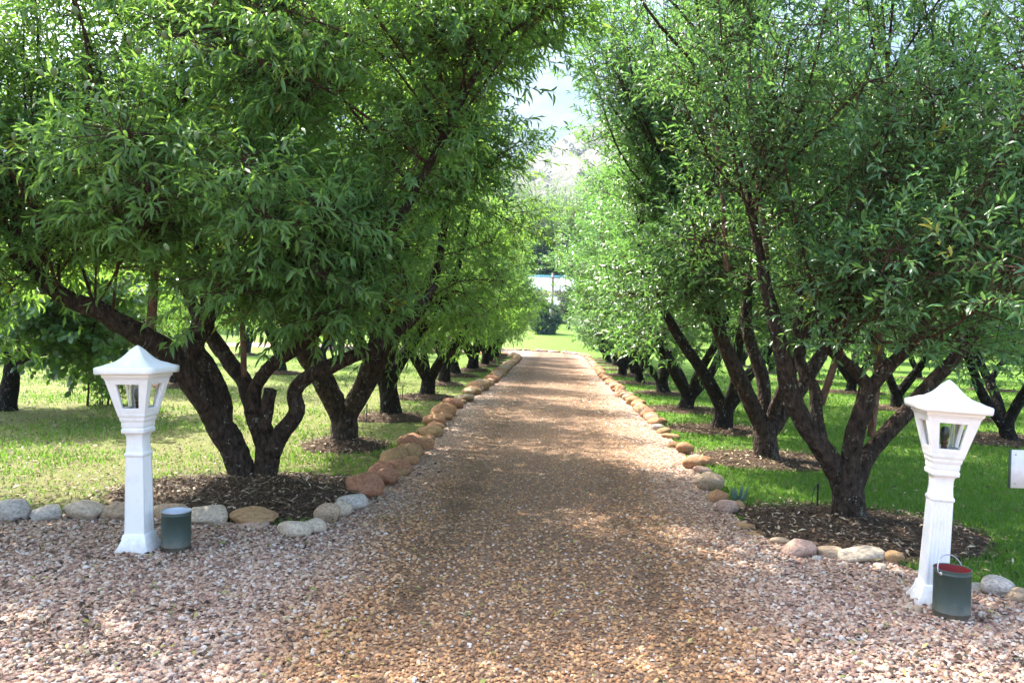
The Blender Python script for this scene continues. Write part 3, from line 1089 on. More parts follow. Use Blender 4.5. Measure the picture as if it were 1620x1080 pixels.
def place(mdl, x, y, rz, s, label, group, name=None, z=None, cat=None):
    o = mdl if mdl.name not in _used else copy_tree(mdl)
    if o is mdl:
        _used.add(mdl.name)
    o.location = (x, y, float(gz(x, y)) if z is None else z)
    o.rotation_euler = (0, 0, rz)
    o.scale = (s[0], s[0], s[1]) if isinstance(s, tuple) else (s, s, s)
    o['label'] = label
    if group:
        o['group'] = group
    if cat:
        o['category'] = cat
    return o


LM = [model(41, 'leaf_l', 0, 0.6, 0.165), model(42, 'leaf_l', 0, 0.5, 0.15, n=3), model(43, 'leaf_l', 0, 0.65, 0.16)]
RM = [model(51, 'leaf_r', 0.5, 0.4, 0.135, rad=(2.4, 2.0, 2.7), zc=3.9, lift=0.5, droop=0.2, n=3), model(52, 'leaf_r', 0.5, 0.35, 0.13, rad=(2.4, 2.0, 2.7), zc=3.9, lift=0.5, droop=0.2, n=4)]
words_l = ['third', 'fourth', 'fifth', 'sixth', 'seventh', 'eighth', 'ninth', 'tenth', 'eleventh', 'twelfth', 'thirteenth']
TREES = []
lp = [(620, 662), (675, 630), (702, 609), (721, 595), (745, 587)]
for k, (px, py) in enumerate(lp):
    g_ = G(px, py)
    TREES.append(place(LM[k % 3], g_.x, g_.y, 0.7 + k * 1.9, (1.0 + 0.05 * math.sin(k * 2.1), 1.0 + 0.06 * math.cos(k * 3)), f'{words_l[k]} almond tree of the left row, dark trunk on soil mound', GROUP))
for k in range(6):
    TREES.append(place(LM[(k + 2) % 3], -2.85 + 0.15 * math.sin(k), 29.6 + 3.0 * k, k * 2.3, (0.93, 0.98 + 0.05 * math.cos(k)), f'{words_l[k + 5]} almond tree of the left row, far down the drive', GROUP))
rp = [(1142, 680), (1084, 648), (1050, 622), (1012, 606), (985, 594)]
for k, (px, py) in enumerate(rp):
    g_ = G(px, py)
    TREES.append(place(RM[k % 2], g_.x, g_.y, 1.1 + k * 2.3, (1.12 + 0.05 * math.sin(k * 1.3), 1.02 + 0.06 * math.cos(k * 2)), f'{words_l[k]} almond tree of the right row, dark spreading fork in a mulch circle', GROUP))
for k in range(6):
    TREES.append(place(RM[(k + 1) % 2], 2.75 + 0.15 * math.cos(k), 30.0 + 3.1 * k, k * 1.7, (0.97, 1.02 + 0.06 * math.cos(k * 2)), f'{words_l[k + 5]} almond tree of the right row, far down the drive', GROUP))

# orchard rows behind
ORCH = 'orchard trees behind the drive rows'
ROW = {-1: [], 1: []}
for o_ in bpy.data.objects:
    if o_.get('group') == GROUP and o_.get('label'):
        w0 = o_['label'].split()[0]
        ROW[-1 if o_.location.x < 0 else 1].append((o_.location.y, w0 if w0 in words_l + ['second'] else 'first'))


def abreast(x, y):
    return min(ROW[-1 if x < 0 else 1], key=lambda q: abs(q[0] - y))[1]


def orchard_label(x, y):
    band = 'first row' if abs(x) < 10.2 else 'second row' if abs(x) < 16 else 'third row' if abs(x) < 22 else 'fourth row'
    return f'orchard tree in the {band} behind the {"left" if x < 0 else "right"} drive row, abreast of its {abreast(x, y)} tree'


right_orchard = [(7.7, 18.9), (8.4, 23.8), (13.8, 26.8), (7.2, 13.4), (11.8, 15.5), (12.5, 21.5), (8.6, 29), (8.8, 34), (14.2, 33), (17, 22), (18.5, 29), (9, 40), (15, 40), (21, 36), (27, 34), (24, 27)]
for k, (x, y) in enumerate(right_orchard):
    lab = ['dark-trunked orchard tree on the right lawn seen between the pink-brown stems', 'orchard tree on the right lawn just beyond the one between the pink-brown stems', 'leaning orchard tree on the right lawn above the lamp cap'][k] if k < 3 else orchard_label(x, y)
    TREES.append(place(RM[k % 2], x, y, k * 2.1, 1.0 + 0.07 * math.sin(k * 1.7), lab, ORCH))
left_orchard = [(-8.8, 18.9), (-8.2, 24.5), (-12.5, 22), (-8.6, 30.5), (-13.5, 29), (-8.8, 37), (-18, 27), (-19, 35), (-14, 37), (-24, 33), (-9, 43.0), (-27, 26), (-31, 36), (-22, 42)]
for k, (x, y) in enumerate(left_orchard):
    lab = 'orchard tree with a straight dark trunk right behind the left lamp head' if k == 0 else orchard_label(x, y)
    TREES.append(place(LM[(k + 1) % 3], x, y, k * 1.3, 0.95 + 0.08 * math.sin(k * 2.7), lab, ORCH))
# two unseen trees out of the frame, added to shade the forecourt
for k, (x, y) in enumerate(((-6.3, 6.2), (-6.6, 2.6))):
    TREES.append(place(LM[k], x, y, 1.0 + k, 0.95, ['almond tree at the left edge of the forecourt, level with the lamp post', 'almond tree at the left edge of the forecourt, nearer than the lamp post'][k], 'almond trees beside the forecourt'))

# broad-leaved tree at the far left, low spreading branches
bt = c([-9.0, 13.2, 0])
tree('fruit_tree', 'low broad-leaved fruit tree spreading over the lawn at the far left', 'tree', bt,
     shift([([[0, 0, -.1], [0, 0, .05], [0.05, 0, .5], [.1, 0, .9]], [.2, .16, .13, .12]),
            ([[.1, 0, .75], [.6, -.3, .95], [1.3, -.7, 1.05], [2.0, -1.0, 1.3]], [.08, .065, .05, .025]),
            ([[.1, 0, .8], [.5, .3, 1.4], [1.2, .5, 2.0], [1.6, .6, 2.8]], [.08, .065, .05, .025]),
            ([[.1, 0, .8], [-.3, -.3, 1.5], [-.7, -.5, 2.2], [-.9, -.6, 3.0]], [.08, .065, .05, .025])], bt),
     [(bt + c([.3, 0, 2.5]), c([2.6, 2.3, 1.7]), 1.0), (bt + c([1.6, -.8, 1.6]), c([1.3, 1.2, .75]), 0.35)],
     seed=61, mat_leaf='leaf_broad', mat_bark='bark_far', nb=60, ns=30, nl=9, tmpl=ROUND, L=0.12, W=0.085, lift=0.3, droop=0.3, spread=0.4, zmin=0.8)

# saplings
def sapling(px, py, h, label, seed, wide=0.35):
    g_ = G(px, py)
    r = np.random.default_rng(seed)
    b = c([g_.x, g_.y, 0])
    limbs = shift([([[0, 0, -.05], [.02, 0, h * .3], [-.02, .02, h * .55]], [.022, .018, .015]),
                   ([[-.02, .02, h * .5], [-.08, .0, h * .75], [-.05, 0, h]], [.014, .011, .006]),
                   ([[-.01, .02, h * .4], [.12, .05, h * .6], [.2, .05, h * .85]], [.012, .009, .005])], b)
    tree('sapling', label, 'young tree', b, limbs, [(b + c([0, 0, h * .72]), c([wide, wide, h * .36]), 1.0)], seed=seed, sides=8, mat_leaf='leaf_broad', mat_bark='twig',
         nb=16, ns=9, nl=7, tmpl=LEAF4, L=0.11, W=0.05, lift=0.4, droop=0.3, spread=0.16, zmin=0.25)


sapling(138, 642, 1.05, 'thin young tree with a few leaves on the left lawn beside the lamp head', 71)
sapling(170, 640, 0.62, 'short bent sapling just right of the thin young tree on the left lawn', 72, 0.25)


# ------------------------------------------------------------------ beds under the trees
def all_beds():
    g1 = G(400, 790)
    bed(g1.x + 0.1, g1.y + 0.15, 1.5, 1.05, 0.10, 'dark mulch bed with leaf litter round the forked left tree', 1.3)
    g1 = G(1335, 838)
    bed(g1.x + 0.02, g1.y - 0.02, 1.12, 1.0, 0.05, 'dark mulch bed round the right tree beside the lamp post', 2.3)
    for k, t in enumerate(TREES + [bpy.data.objects['almond_tree.002'], bpy.data.objects['almond_tree.003']]):
        x, y = t.location.x, t.location.y
        if y < 5 or x < -5 and y < 8:
            continue
        left = x < 0
        rr = 0.7 if left else 0.95
        bed(x, y, rr * (1 + 0.15 * math.sin(k * 2.3)), rr * 0.95, 0.10 if left else 0.03,
            'soil mound with leaf litter round the foot of a left-hand tree' if left else 'mulch circle cut in the lawn round a right-hand tree', 5.0 + k * 1.37)
    for (px, py, label) in ((1590, 692, 'bare mulch circle without a tree on the right lawn'), (1530, 663, 'dry grassy hollow behind the right lamp head')):
        g_ = G(px, py)
        bed(g_.x, g_.y, 0.75, 0.6, 0.015, label, px * 0.01)


all_beds()


# ------------------------------------------------------------------ grass, litter, pebbles
def in_beds(x, y, k=1.0):
    m = np.zeros(len(x), bool)
    for bx, by, rx, ry, h in BEDS:
        m |= ((x - bx) / (rx * k)) ** 2 + ((y - by) / (ry * k)) ** 2 < 1
    return m


def bed_height(x, y):
    z = np.zeros(len(x))
    for bx, by, rx, ry, h in BEDS:
        t = ((x - bx) / rx) ** 2 + ((y - by) / ry) ** 2
        z = np.maximum(z, np.where(t < 1, h * (1 - t) + 0.007, 0))
    return z


def fan(n, d0, d1, power, r, lo=-0.75, hi=0.72):
    """points in front of the drive's mouth, thinning out with distance"""
    u = r.random(n)
    if power == 1:
        d = d0 * (d1 / d0) ** u
    else:
        e = 1 - power
        d = (d0 ** e + u * (d1 ** e - d0 ** e)) ** (1 / e)
    k = lo + (hi - lo) * r.random(n)
    return k * d, d


def smooth_noise(x, y, s, seed):
    return np.array([noise.noise(Vector((a * s + seed, b * s, seed * 0.3))) for a, b in zip(x, y)])


def grass():
    r = np.random.default_rng(101)
    x, y = fan(240000, 3.6, 34, 1.6, r, -1.15, 1.15)
    ok = ~inside(DRIVE, x, y)
    ok &= ~in_beds(x, y, 0.96) | (r.random(len(x)) < 0.02)
    x, y = x[ok], y[ok]
    nz = smooth_noise(x, y, 0.55, 3.0) + 0.5 * smooth_noise(x, y, 2.2, 9.0)
    left = x < 0
    keep = np.where(left, r.random(len(x)) < np.clip(0.58 + 1.0 * nz, 0.15, 1), True)
    x, y, nz, left = x[keep], y[keep], nz[keep], left[keep]
    n = len(x)
    d = np.hypot(x, y)
    h = (0.032 + 0.035 * r.random(n)) * np.where(left, 0.8 + 0.5 * np.clip(nz, -.5, 1), 1.0)
    w = 0.0035 * np.clip(d / 6.0, 1, 6) * (0.8 + 0.5 * r.random(n))
    az = r.random(n) * 6.283
    lean = np.stack([np.cos(az), np.sin(az)], 1) * (h * (0.25 + 0.7 * r.random(n)))[:, None]
    a2 = r.random(n) * 6.283
    wx, wy = np.cos(a2) * w, np.sin(a2) * w
    V = np.zeros((n, 5, 3))
    V[:, 0] = np.stack([x - wx, y - wy, np.zeros(n)], 1)
    V[:, 1] = np.stack([x + wx, y + wy, np.zeros(n)], 1)
    V[:, 2] = np.stack([x - wx * .8 + lean[:, 0] * .35, y - wy * .8 + lean[:, 1] * .35, h * .6], 1)
    V[:, 3] = np.stack([x + wx * .8 + lean[:, 0] * .35, y + wy * .8 + lean[:, 1] * .35, h * .6], 1)
    V[:, 4] = np.stack([x + lean[:, 0], y + lean[:, 1], h * 0.95], 1)
    b = (np.arange(n) * 5)[:, None]
    F4 = b + np.array([[0, 1, 3, 2]])
    F3 = b + np.array([[2, 3, 4]])
    dry = np.clip(0.75 - 0.9 * nz, 0, 1)
    t = np.where(left, np.clip(0.32 + 0.42 * r.random(n) + 0.5 * dry * r.random(n), 0, 1), 0.05 + 0.62 * r.random(n))
    t = np.where(r.random(n) < 0.02, 0.95, t)
    o = obj_from('grass', mesh_arrays('grass', V.reshape(-1, 3), [F4, F3], MAT['grass'], np.repeat(t, 5)))
    tag(o, 'short grass blades of the lawns beside the drive', kind='stuff')


grass()


def flat_leaves(name, x, y, z, L, W, mat, r, label, tint, curl=0.35):
    n = len(x)
    a = r.random(n) * 6.283
    D = np.stack([np.cos(a), np.sin(a), r.normal(size=n) * curl], 1)
    N = np.stack([r.normal(size=n) * curl, r.normal(size=n) * curl, np.ones(n)], 1)
    V, Fs, k = leaf_mesh(LEAF2, np.stack([x, y, z], 1), D, N, L, W)
    o = obj_from(name, mesh_arrays(name, V, Fs, MAT[mat], np.repeat(tint, k)))
    tag(o, label, kind='stuff')
    return o


def litter():
    r = np.random.default_rng(102)
    X, Y = [], []
    for bx, by, rx, ry, h in BEDS:
        d = math.hypot(bx, by)
        n = int(min(5000, 27000 * rx * ry / max(d, 5) ** 1.1 * 0.9))
        t = np.sqrt(r.random(n)) * 1.04
        a = r.random(n) * 6.283
        X.append(bx + rx * t * np.cos(a))
        Y.append(by + ry * t * np.sin(a))
    # thin scatter on the left lawn and along the kerb stones
    x, y = fan(15000, 6.2, 26, 1.5, r, -0.75, -0.05)
    X.append(x); Y.append(y)
    x, y = fan(2500, 5.5, 20, 1.5, r, 0.05, 0.6)
    X.append(x); Y.append(y)
    x, y = np.concatenate(X), np.concatenate(Y)
    ok = ~inside(DRIVE, x, y)
    x, y = x[ok], y[ok]
    n = len(x)
    z = bed_height(x, y) + 0.006 + 0.02 * r.random(n)
    L = 0.028 + 0.05 * r.random(n)
    flat_leaves('leaf_litter', x, y, z, L, L * (0.22 + 0.2 * r.random(n)), 'litter', r, 'brown dead leaves and chips under the trees', r.random(n) ** 0.85)
    # dark bits and dead leaves on the gravel near the kerbs
    x, y = fan(15000, 3.6, 14, 1.4, r)
    ok = inside(DRIVE, x, y)
    edge = np.abs(smooth_noise(x, y, 0.9, 4.0))
    dk = smooth_noise(x, y, 0.8, 17.0) + 0.6 * smooth_noise(x, y, 3.0, 5.0)
    side = np.clip((np.abs(x) - 1.0) / 1.0, 0.06, 1)
    ok &= r.random(len(x)) < side * np.clip(0.28 + 1.6 * dk + np.where((y > 4.9) & (x < -1.2), 0.25, 0), 0.03, 1)
    x, y = x[ok], y[ok]
    n = len(x)
    L = 0.02 + 0.04 * r.random(n)
    flat_leaves('gravel_litter', x, y, 0.028 + 0.012 * r.random(n), L, L * (0.3 + 0.3 * r.random(n)), 'litter', r, 'dead leaf scraps lying on the gravel', r.random(n) ** 2.0)
    x, y = fan(1500, 3.5, 30, 1.3, r)
    ok = inside(DRIVE, x, y)
    x, y = x[ok], y[ok]
    n = len(x)
    L = 0.02 + 0.035 * r.random(n) ** 1.5
    flat_leaves('fallen_leaves', x, y, 0.034 + 0.012 * r.random(n), L, L * (0.3 + 0.25 * r.random(n)), 'fallen', r, 'yellow-green fallen almond leaves on the gravel', r.random(n))


litter()


def pebbles():
    r = np.random.default_rng(103)
    rings = 5
    T = [[math.cos(2 * math.pi * k / rings), math.sin(2 * math.pi * k / rings), -0.25] for k in range(rings)]
    T += [[0.72 * math.cos(2 * math.pi * (k + .5) / rings), 0.72 * math.sin(2 * math.pi * (k + .5) / rings), 0.62] for k in range(rings)]
    T += [[0, 0, 0.92]]
    T = np.array(T)
    F4 = []
    F3 = []
    for k in range(rings):
        k2 = (k + 1) % rings
        F3 += [[k, k2, rings + k], [k2, rings + k2, rings + k], [rings + k, rings + k2, 2 * rings]]
    TO = np.array([[1, 0, -.2], [0, 1, -.2], [-1, 0, -.2], [0, -1, -.2], [.1, .1, .85]])
    FO = [[0, 1, 4], [1, 2, 4], [2, 3, 4], [3, 0, 4]]
    specs = [('pebble_gravel', 33000, 3.45, 6.4, 0.7, T, F3, 0.0102, 0.0078), ('pebble_gravel', 60000, 6.4, 34.0, 1.5, TO, FO, 0.0108, 0.0085)]
    for name, n, d0, d1, pw, TT, FF, s0, s1 in specs:
        x, y = fan(int(n * 1.12), d0, d1, pw, r, -0.78, 0.74) if d0 < 6 else fan(n, d0, d1, pw, r, -0.45, 0.42)
        ok = inside(DRIVE, x, y)
        # the driven middle has sunk and worn: fewer loose stones
        mid = np.clip((1.15 - np.abs(x + 0.08 + 0.2 * smooth_noise(x, y, 1.1, 2.0))) / 0.5, 0, 1)
        ok &= r.random(len(x)) > mid * 0.30
        x, y, mid = x[ok], y[ok], mid[ok]
        n = len(x)
        s = (s0 + s1 * r.random(n) ** 2) * (1 - 0.22 * mid) * np.clip(y / 11.0, 1, 1.6)
        sx, sy, sz = s * (0.85 + 0.5 * r.random(n)), s * (0.7 + 0.35 * r.random(n)), s * (0.4 + 0.35 * r.random(n))
        a = r.random(n) * 6.283
        tilt = r.normal(size=(n, 2)) * 0.22
        V = TT[None] * np.stack([sx, sy, sz], 1)[:, None]
        V = V * (1 + 0.16 * r.normal(size=(n, len(TT), 1)))
        V[:, :, 2] += V[:, :, 0] * tilt[:, :1] + V[:, :, 1] * tilt[:, 1:]
        ca, sa = np.cos(a)[:, None], np.sin(a)[:, None]
        X_ = V[:, :, 0] * ca - V[:, :, 1] * sa + x[:, None]
        Y_ = V[:, :, 0] * sa + V[:, :, 1] * ca + y[:, None]
        Z_ = V[:, :, 2] + 0.014 + (0.15 * sz + 0.006 * r.random(n))[:, None]
        V = np.stack([X_, Y_, Z_], -1).reshape(-1, 3)
        F = ((np.arange(n) * len(TT))[:, None, None] + np.array(FF)[None]).reshape(-1, 3)
        o = obj_from(name, mesh_arrays(name, V, F, MAT['pebble'], np.repeat(r.random(n), len(TT)), smooth=True))
        tag(o, 'loose pink and tan pebbles of the drive', kind='stuff')


pebbles()


# ------------------------------------------------------------------ kerb stones
def stone_mesh(seed, sub=3):
    bm = bmesh.new()
    bmesh.ops.create_icosphere(bm, subdivisions=sub, radius=1.0)
    r = np.random.default_rng(seed)
    planes = [(Vector(rand_dir(1, r)[0]), 0.62 + 0.25 * r.random()) for _ in range(9)]
    for v in bm.verts:
        d = v.co.normalized()
        k = 1.0 + 0.13 * noise.noise(d * 1.3 + Vector((seed * 3.1, 0, 0))) + 0.04 * noise.noise(d * 4 + Vector((seed * 1.7, 0, 0)))
        for pn, pd in planes:
            t = d.dot(pn)
            if t > 0.05:
                lim = pd / t
                if k > lim:
                    k = lim * 0.92 + k * 0.08
        v.co = d * k
    me = bpy.data.meshes.new('kerb_stone')
    bm.to_mesh(me)
    bm.free()
    for p in me.polygons:
        p.use_smooth = True
    me.materials.append(MAT['stone'])
    return me


STONES = [stone_mesh(s) for s in range(1, 9)]
GREY, TAN, CREAM, RED, ORANGE, PINK, OCHRE = (0.42, 0.385, 0.345), (0.38, 0.28, 0.19), (0.47, 0.39, 0.30), (0.30, 0.145, 0.085), (0.35, 0.19, 0.10), (0.41, 0.28, 0.22), (0.34, 0.21, 0.105)
KERB = 'kerb stones along the drive'
_si = 0


def stone(pos, w, h, dep, col, rz, label, tilt=0.0, name='kerb_stone', group=KERB):
    global _si
    o = obj_from(name, STONES[_si % len(STONES)])
    o.color = (*col, 1)
    o.scale = (w / 2 * 1.08, dep / 2 * 1.08, h / 2 * 1.15)
    o.location = (pos[0], pos[1], h * 0.30)
    o.rotation_euler = (rng.normal() * 0.12, tilt, rz)
    _si += 3 if _si % 2 else 1
    tag(o, label, 'stone', group)
    return o


# px, bottom py, width px, height px, colour, label
NEAR = [
    (20, 826, 52, 44, GREY, 'big round grey-white kerb stone at the left edge of the picture'),
    (75, 826, 50, 30, GREY, 'low dented grey-white stone beside the round grey one at the far left'),
    (135, 825, 64, 34, CREAM, 'long pale stone between the dented grey stone and the left lamp post'),
    (186, 824, 46, 36, TAN, 'tan stone half hidden by the left lamp post'),
    (270, 824, 56, 30, TAN, 'tan rounded stone between the left lamp post and its tin'),
    (333, 831, 64, 34, CREAM, 'wedge-shaped off-white stone just right of the left tin'),
    (402, 832, 74, 26, OCHRE, 'long flat tan-orange stone in front of the forked left tree'),
    (398, 838, 50, 12, PINK, 'thin pinkish slab under the long tan-orange stone'),
    (466, 852, 50, 32, CREAM, 'cream egg-shaped stone nearest the gravel at the left corner'),
    (496, 846, 42, 28, CREAM, 'pale narrow stone leaning behind the cream egg-shaped stone'),
    (518, 828, 40, 34, TAN, 'upright tan stone in the middle of the left corner'),
    (538, 817, 34, 30, CREAM, 'small cream stone wedged between the upright tan and the white corner stone'),
    (556, 808, 46, 30, GREY, 'smooth whitish stone touching the first red boulder of the left kerb'),
    (580, 790, 54, 44, RED, 'largest red boulder, first of the left kerb after the white stones'),
    (612, 770, 34, 30, RED, 'small red stone against the right side of the largest red boulder'),
    (604, 755, 38, 28, RED, 'flat dull red stone behind the largest red boulder'),
    (631, 752, 34, 28, RED, 'red stone with a sunny top before the sandy boulder'),
    (626, 736, 40, 30, OCHRE, 'big sandy boulder after the first four red stones'),
    (650, 730, 32, 28, OCHRE, 'sandy stone on the gravel side of the big sandy boulder'),
    (655, 711, 44, 28, RED, 'long red-brown stone beyond the sandy boulders'),
    (672, 712, 26, 24, ORANGE, 'small orange stone beside the long red-brown one'),
    (685, 692, 30, 22, OCHRE, 'ochre stone beyond the long red-brown one'),
    (686, 676, 32, 22, ORANGE, 'orange stone leaning on the ochre one'),
    (701, 660, 34, 26, ORANGE, 'rounded orange stone near the second left tree'),
    (716, 647, 28, 20, RED, 'red stone before the low tan stone of the left kerb'),
    (735, 637, 30, 16, TAN, 'low tan stone of the left kerb opposite the fourth tree'),
    # right side
    (1122, 777, 42, 32, TAN, 'big grey-tan boulder of the right kerb, broken on one side'),
    (1136, 796, 30, 26, ORANGE, 'orange stone between the big grey-tan boulder and the aloe'),
    (1150, 812, 30, 26, PINK, 'split pale pink stone in front of the aloe'),
    (1167, 810, 22, 22, OCHRE, 'brown stone right under the aloe'),
    (1094, 743, 28, 22, ORANGE, 'round orange stone lying out on the gravel'),
    (1113, 737, 24, 20, ORANGE, 'rusty stone behind the round orange one'),
    (1111, 750, 26, 14, PINK, 'flat pinkish stone just before the big grey-tan boulder'),
    (1100, 728, 20, 10, TAN, 'small tan stone behind the round orange one'),
    (1082, 718, 27, 20, ORANGE, 'sunny orange stone of the right kerb'),
    (1067, 709, 20, 14, OCHRE, 'ochre stone beside the sunny orange one'),
    (1061, 695, 26, 11, OCHRE, 'long low stone of the right kerb before the small grey one'),
    (1051, 687, 22, 13, OCHRE, 'brown stone beside the small grey kerb stone'),
    (1041, 682, 18, 13, GREY, 'small grey stone in the right kerb line'),
    (1180, 830, 15, 8, TAN, 'tiny tan stone at the bed edge beyond the flat ones'),
    (1178, 838, 30, 11, OCHRE, 'flat brown stone at the bed edge, farther of two'),
    (1198, 850, 28, 10, OCHRE, 'flat brown stone at the bed edge, nearer of two'),
    (1234, 864, 32, 14, TAN, 'low tan stone leaning on the pinkish faceted boulder'),
    (1264, 882, 48, 34, PINK, 'pinkish faceted boulder in front of the right tree'),
    (1311, 883, 42, 20, TAN, 'low tan stone between the pinkish boulder and the long pale one'),
    (1365, 892, 72, 28, CREAM, 'long pale cracked stone in front of the right tree'),
    (1413, 894, 30, 24, OCHRE, 'small ochre stone at the right end of the long pale one'),
    (1291, 888, 15, 11, GREY, 'whitish pebble in front of the low tan stone'),
    (1392, 902, 18, 13, CREAM, 'pale pebble in front of the long pale stone'),
    (1545, 938, 30, 16, GREY, 'grey wedge of stone just behind the right bucket'),
    (1574, 945, 50, 34, GREY, 'blue-grey boulder right of the right bucket'),
    (1614, 953, 42, 26, TAN, 'tan stone at the right edge of the picture'),
    (1438, 968, 20, 12, CREAM, 'pale pebble at the foot of the right lamp post'),
    (1451, 972, 16, 16, TAN, 'tan pebble between the right lamp post and its bucket'),
]
for (px, py, w, h, col, label) in NEAR:
    g_ = G(px, py)
    s = g_.y / FPX * (1.4 if 570 < px < 800 else 1.12 if px < 800 else 1.1)
    W, H = w * s, h * s
    D_ = min(max(W, H) * 0.85, 0.4)
    W, H, D_ = W, H * 0.92, max(D_, H * 0.8)
    slope = 0.0
    if 570 < px < 800:
        W, D_, H, slope = W * 0.86, W * 1.25, H * 0.82, 0.12
    stone((g_.x * (1 + D_ * 0.30 / g_.y), g_.y + D_ * 0.30), W, H, D_, col, rng.normal() * 0.2 + slope, label, tilt=rng.normal() * 0.08)


def line_points(line, y0, step):
    P_ = np.array(line)
    seg = np.hypot(*np.diff(P_, axis=0).T)
    s = np.concatenate([[0], np.cumsum(seg)])
    k = np.arange(0, s[-1], step)
    x = np.interp(k, s, P_[:, 0])
    y = np.interp(k, s, P_[:, 1])
    return [(a, b) for a, b in zip(x, y) if b > y0]


CNAME = {ORANGE: 'orange', RED: 'rust-red', OCHRE: 'ochre', TAN: 'tan', PINK: 'pinkish', CREAM: 'cream'}
for line, y0, lab, side in ((LEFT_LINE, G(740, 628).y + 0.2, 'rust-orange kerb stone far along the left edge of the drive', -1), (RIGHT_LINE, G(1037, 674).y + 0.1, 'rust-orange kerb stone far along the right edge of the drive', 1)):
    for (x, y) in line_points(line, y0, 0.25 if side < 0 else 0.30):
        if side < 0 and x < -9 or side > 0 and x < -9:
            continue
        lb = lab
        w = 0.26 + 0.14 * rng.random()
        if side < 0:
            w *= 1.12
        else:
            w *= 0.9
        col = [ORANGE, RED, OCHRE, ORANGE, TAN, PINK][rng.integers(0, 6)]
        if y > 49:
            col = [ORANGE, PINK, TAN, CREAM][rng.integers(0, 4)]
        if y > 48:
            lb = f'{CNAME[col]} kerb stone in the arc at the far end of the drive'
        else:
            lb = f'{CNAME[col]} kerb stone on the {"left" if side < 0 else "right"} edge of the drive beside the {abreast(side, y)} tree'
        stone((x + rng.normal() * 0.03, y), w * 0.92, w * (0.5 + 0.25 * rng.random()), w * (1.05 + 0.3 * rng.random()), col, (rng.normal() * 0.25 if y < 47 else rng.random() * 6.28), lb)


for (x, y) in line_points(LEFT_LINE, G(602, 770).y, 0.34):
    if y > G(735, 632).y:
        break
    col = [RED, ORANGE, OCHRE][rng.integers(0, 3)]
    w = 0.17 + 0.07 * rng.random()
    stone((x - 0.02 + rng.normal() * 0.05, y + 0.1), w, w * 0.62, w * 1.2, col, rng.normal() * 0.4,
          f'small {CNAME[col]} filler stone between the left kerb boulders beside the {abreast(-1, y)} tree', group='filler stones of the left kerb')

# ------------------------------------------------------------------ lamp posts
def lantern_frame(b0, b1, z0, z1, hole):
    """four sloped walls with an opening each. b0/b1 half widths at z0/z1; hole = (u, za, zb) half width ratio and heights"""
    g = Geo()
    th = 0.028
    u, za, zb = hole
    def hw(z):
        return b0 + (b1 - b0) * (z - z0) / (z1 - z0)
    for k in range(4):
        a = k * math.pi / 2
        ca, sa = math.cos(a), math.sin(a)
        def pt(x, y, z):
            return [x * ca - y * sa, x * sa + y * ca, z]
        O = [pt(-hw(z0), -hw(z0), z0), pt(hw(z0), -hw(z0), z0), pt(hw(z1), -hw(z1), z1), pt(-hw(z1), -hw(z1), z1)]
        H = [pt(-hw(za) * u, -hw(za), za), pt(hw(za) * u, -hw(za), za), pt(hw(zb) * u, -hw(zb), zb), pt(-hw(zb) * u, -hw(zb), zb)]
        HI = [pt(-hw(za) * u, -hw(za) + th, za), pt(hw(za) * u, -hw(za) + th, za), pt(hw(zb) * u, -hw(zb) + th, zb), pt(-hw(zb) * u, -hw(zb) + th, zb)]
        t2 = th
        I = [pt(-hw(z0) + t2, -hw(z0) + th, z0), pt(hw(z0) - t2, -hw(z0) + th, z0), pt(hw(z1) - t2, -hw(z1) + th, z1), pt(-hw(z1) + t2, -hw(z1) + th, z1)]
        V = O + H + HI + I
        F = []
        for i in range(4):
            j = (i + 1) % 4
            F.append([i, j, 4 + j, 4 + i])
            F.append([4 + i, 4 + j, 8 + j, 8 + i])
            F.append([8 + i, 8 + j, 12 + j, 12 + i])
        g.add(V, F)
    return g


def bevel(o, w=0.006, seg=2):
    md = o.modifiers.new('edge', 'BEVEL')
    md.width = w
    md.segments = seg
    md.limit_method = 'ANGLE'
    md.angle_limit = math.radians(28)
    return o


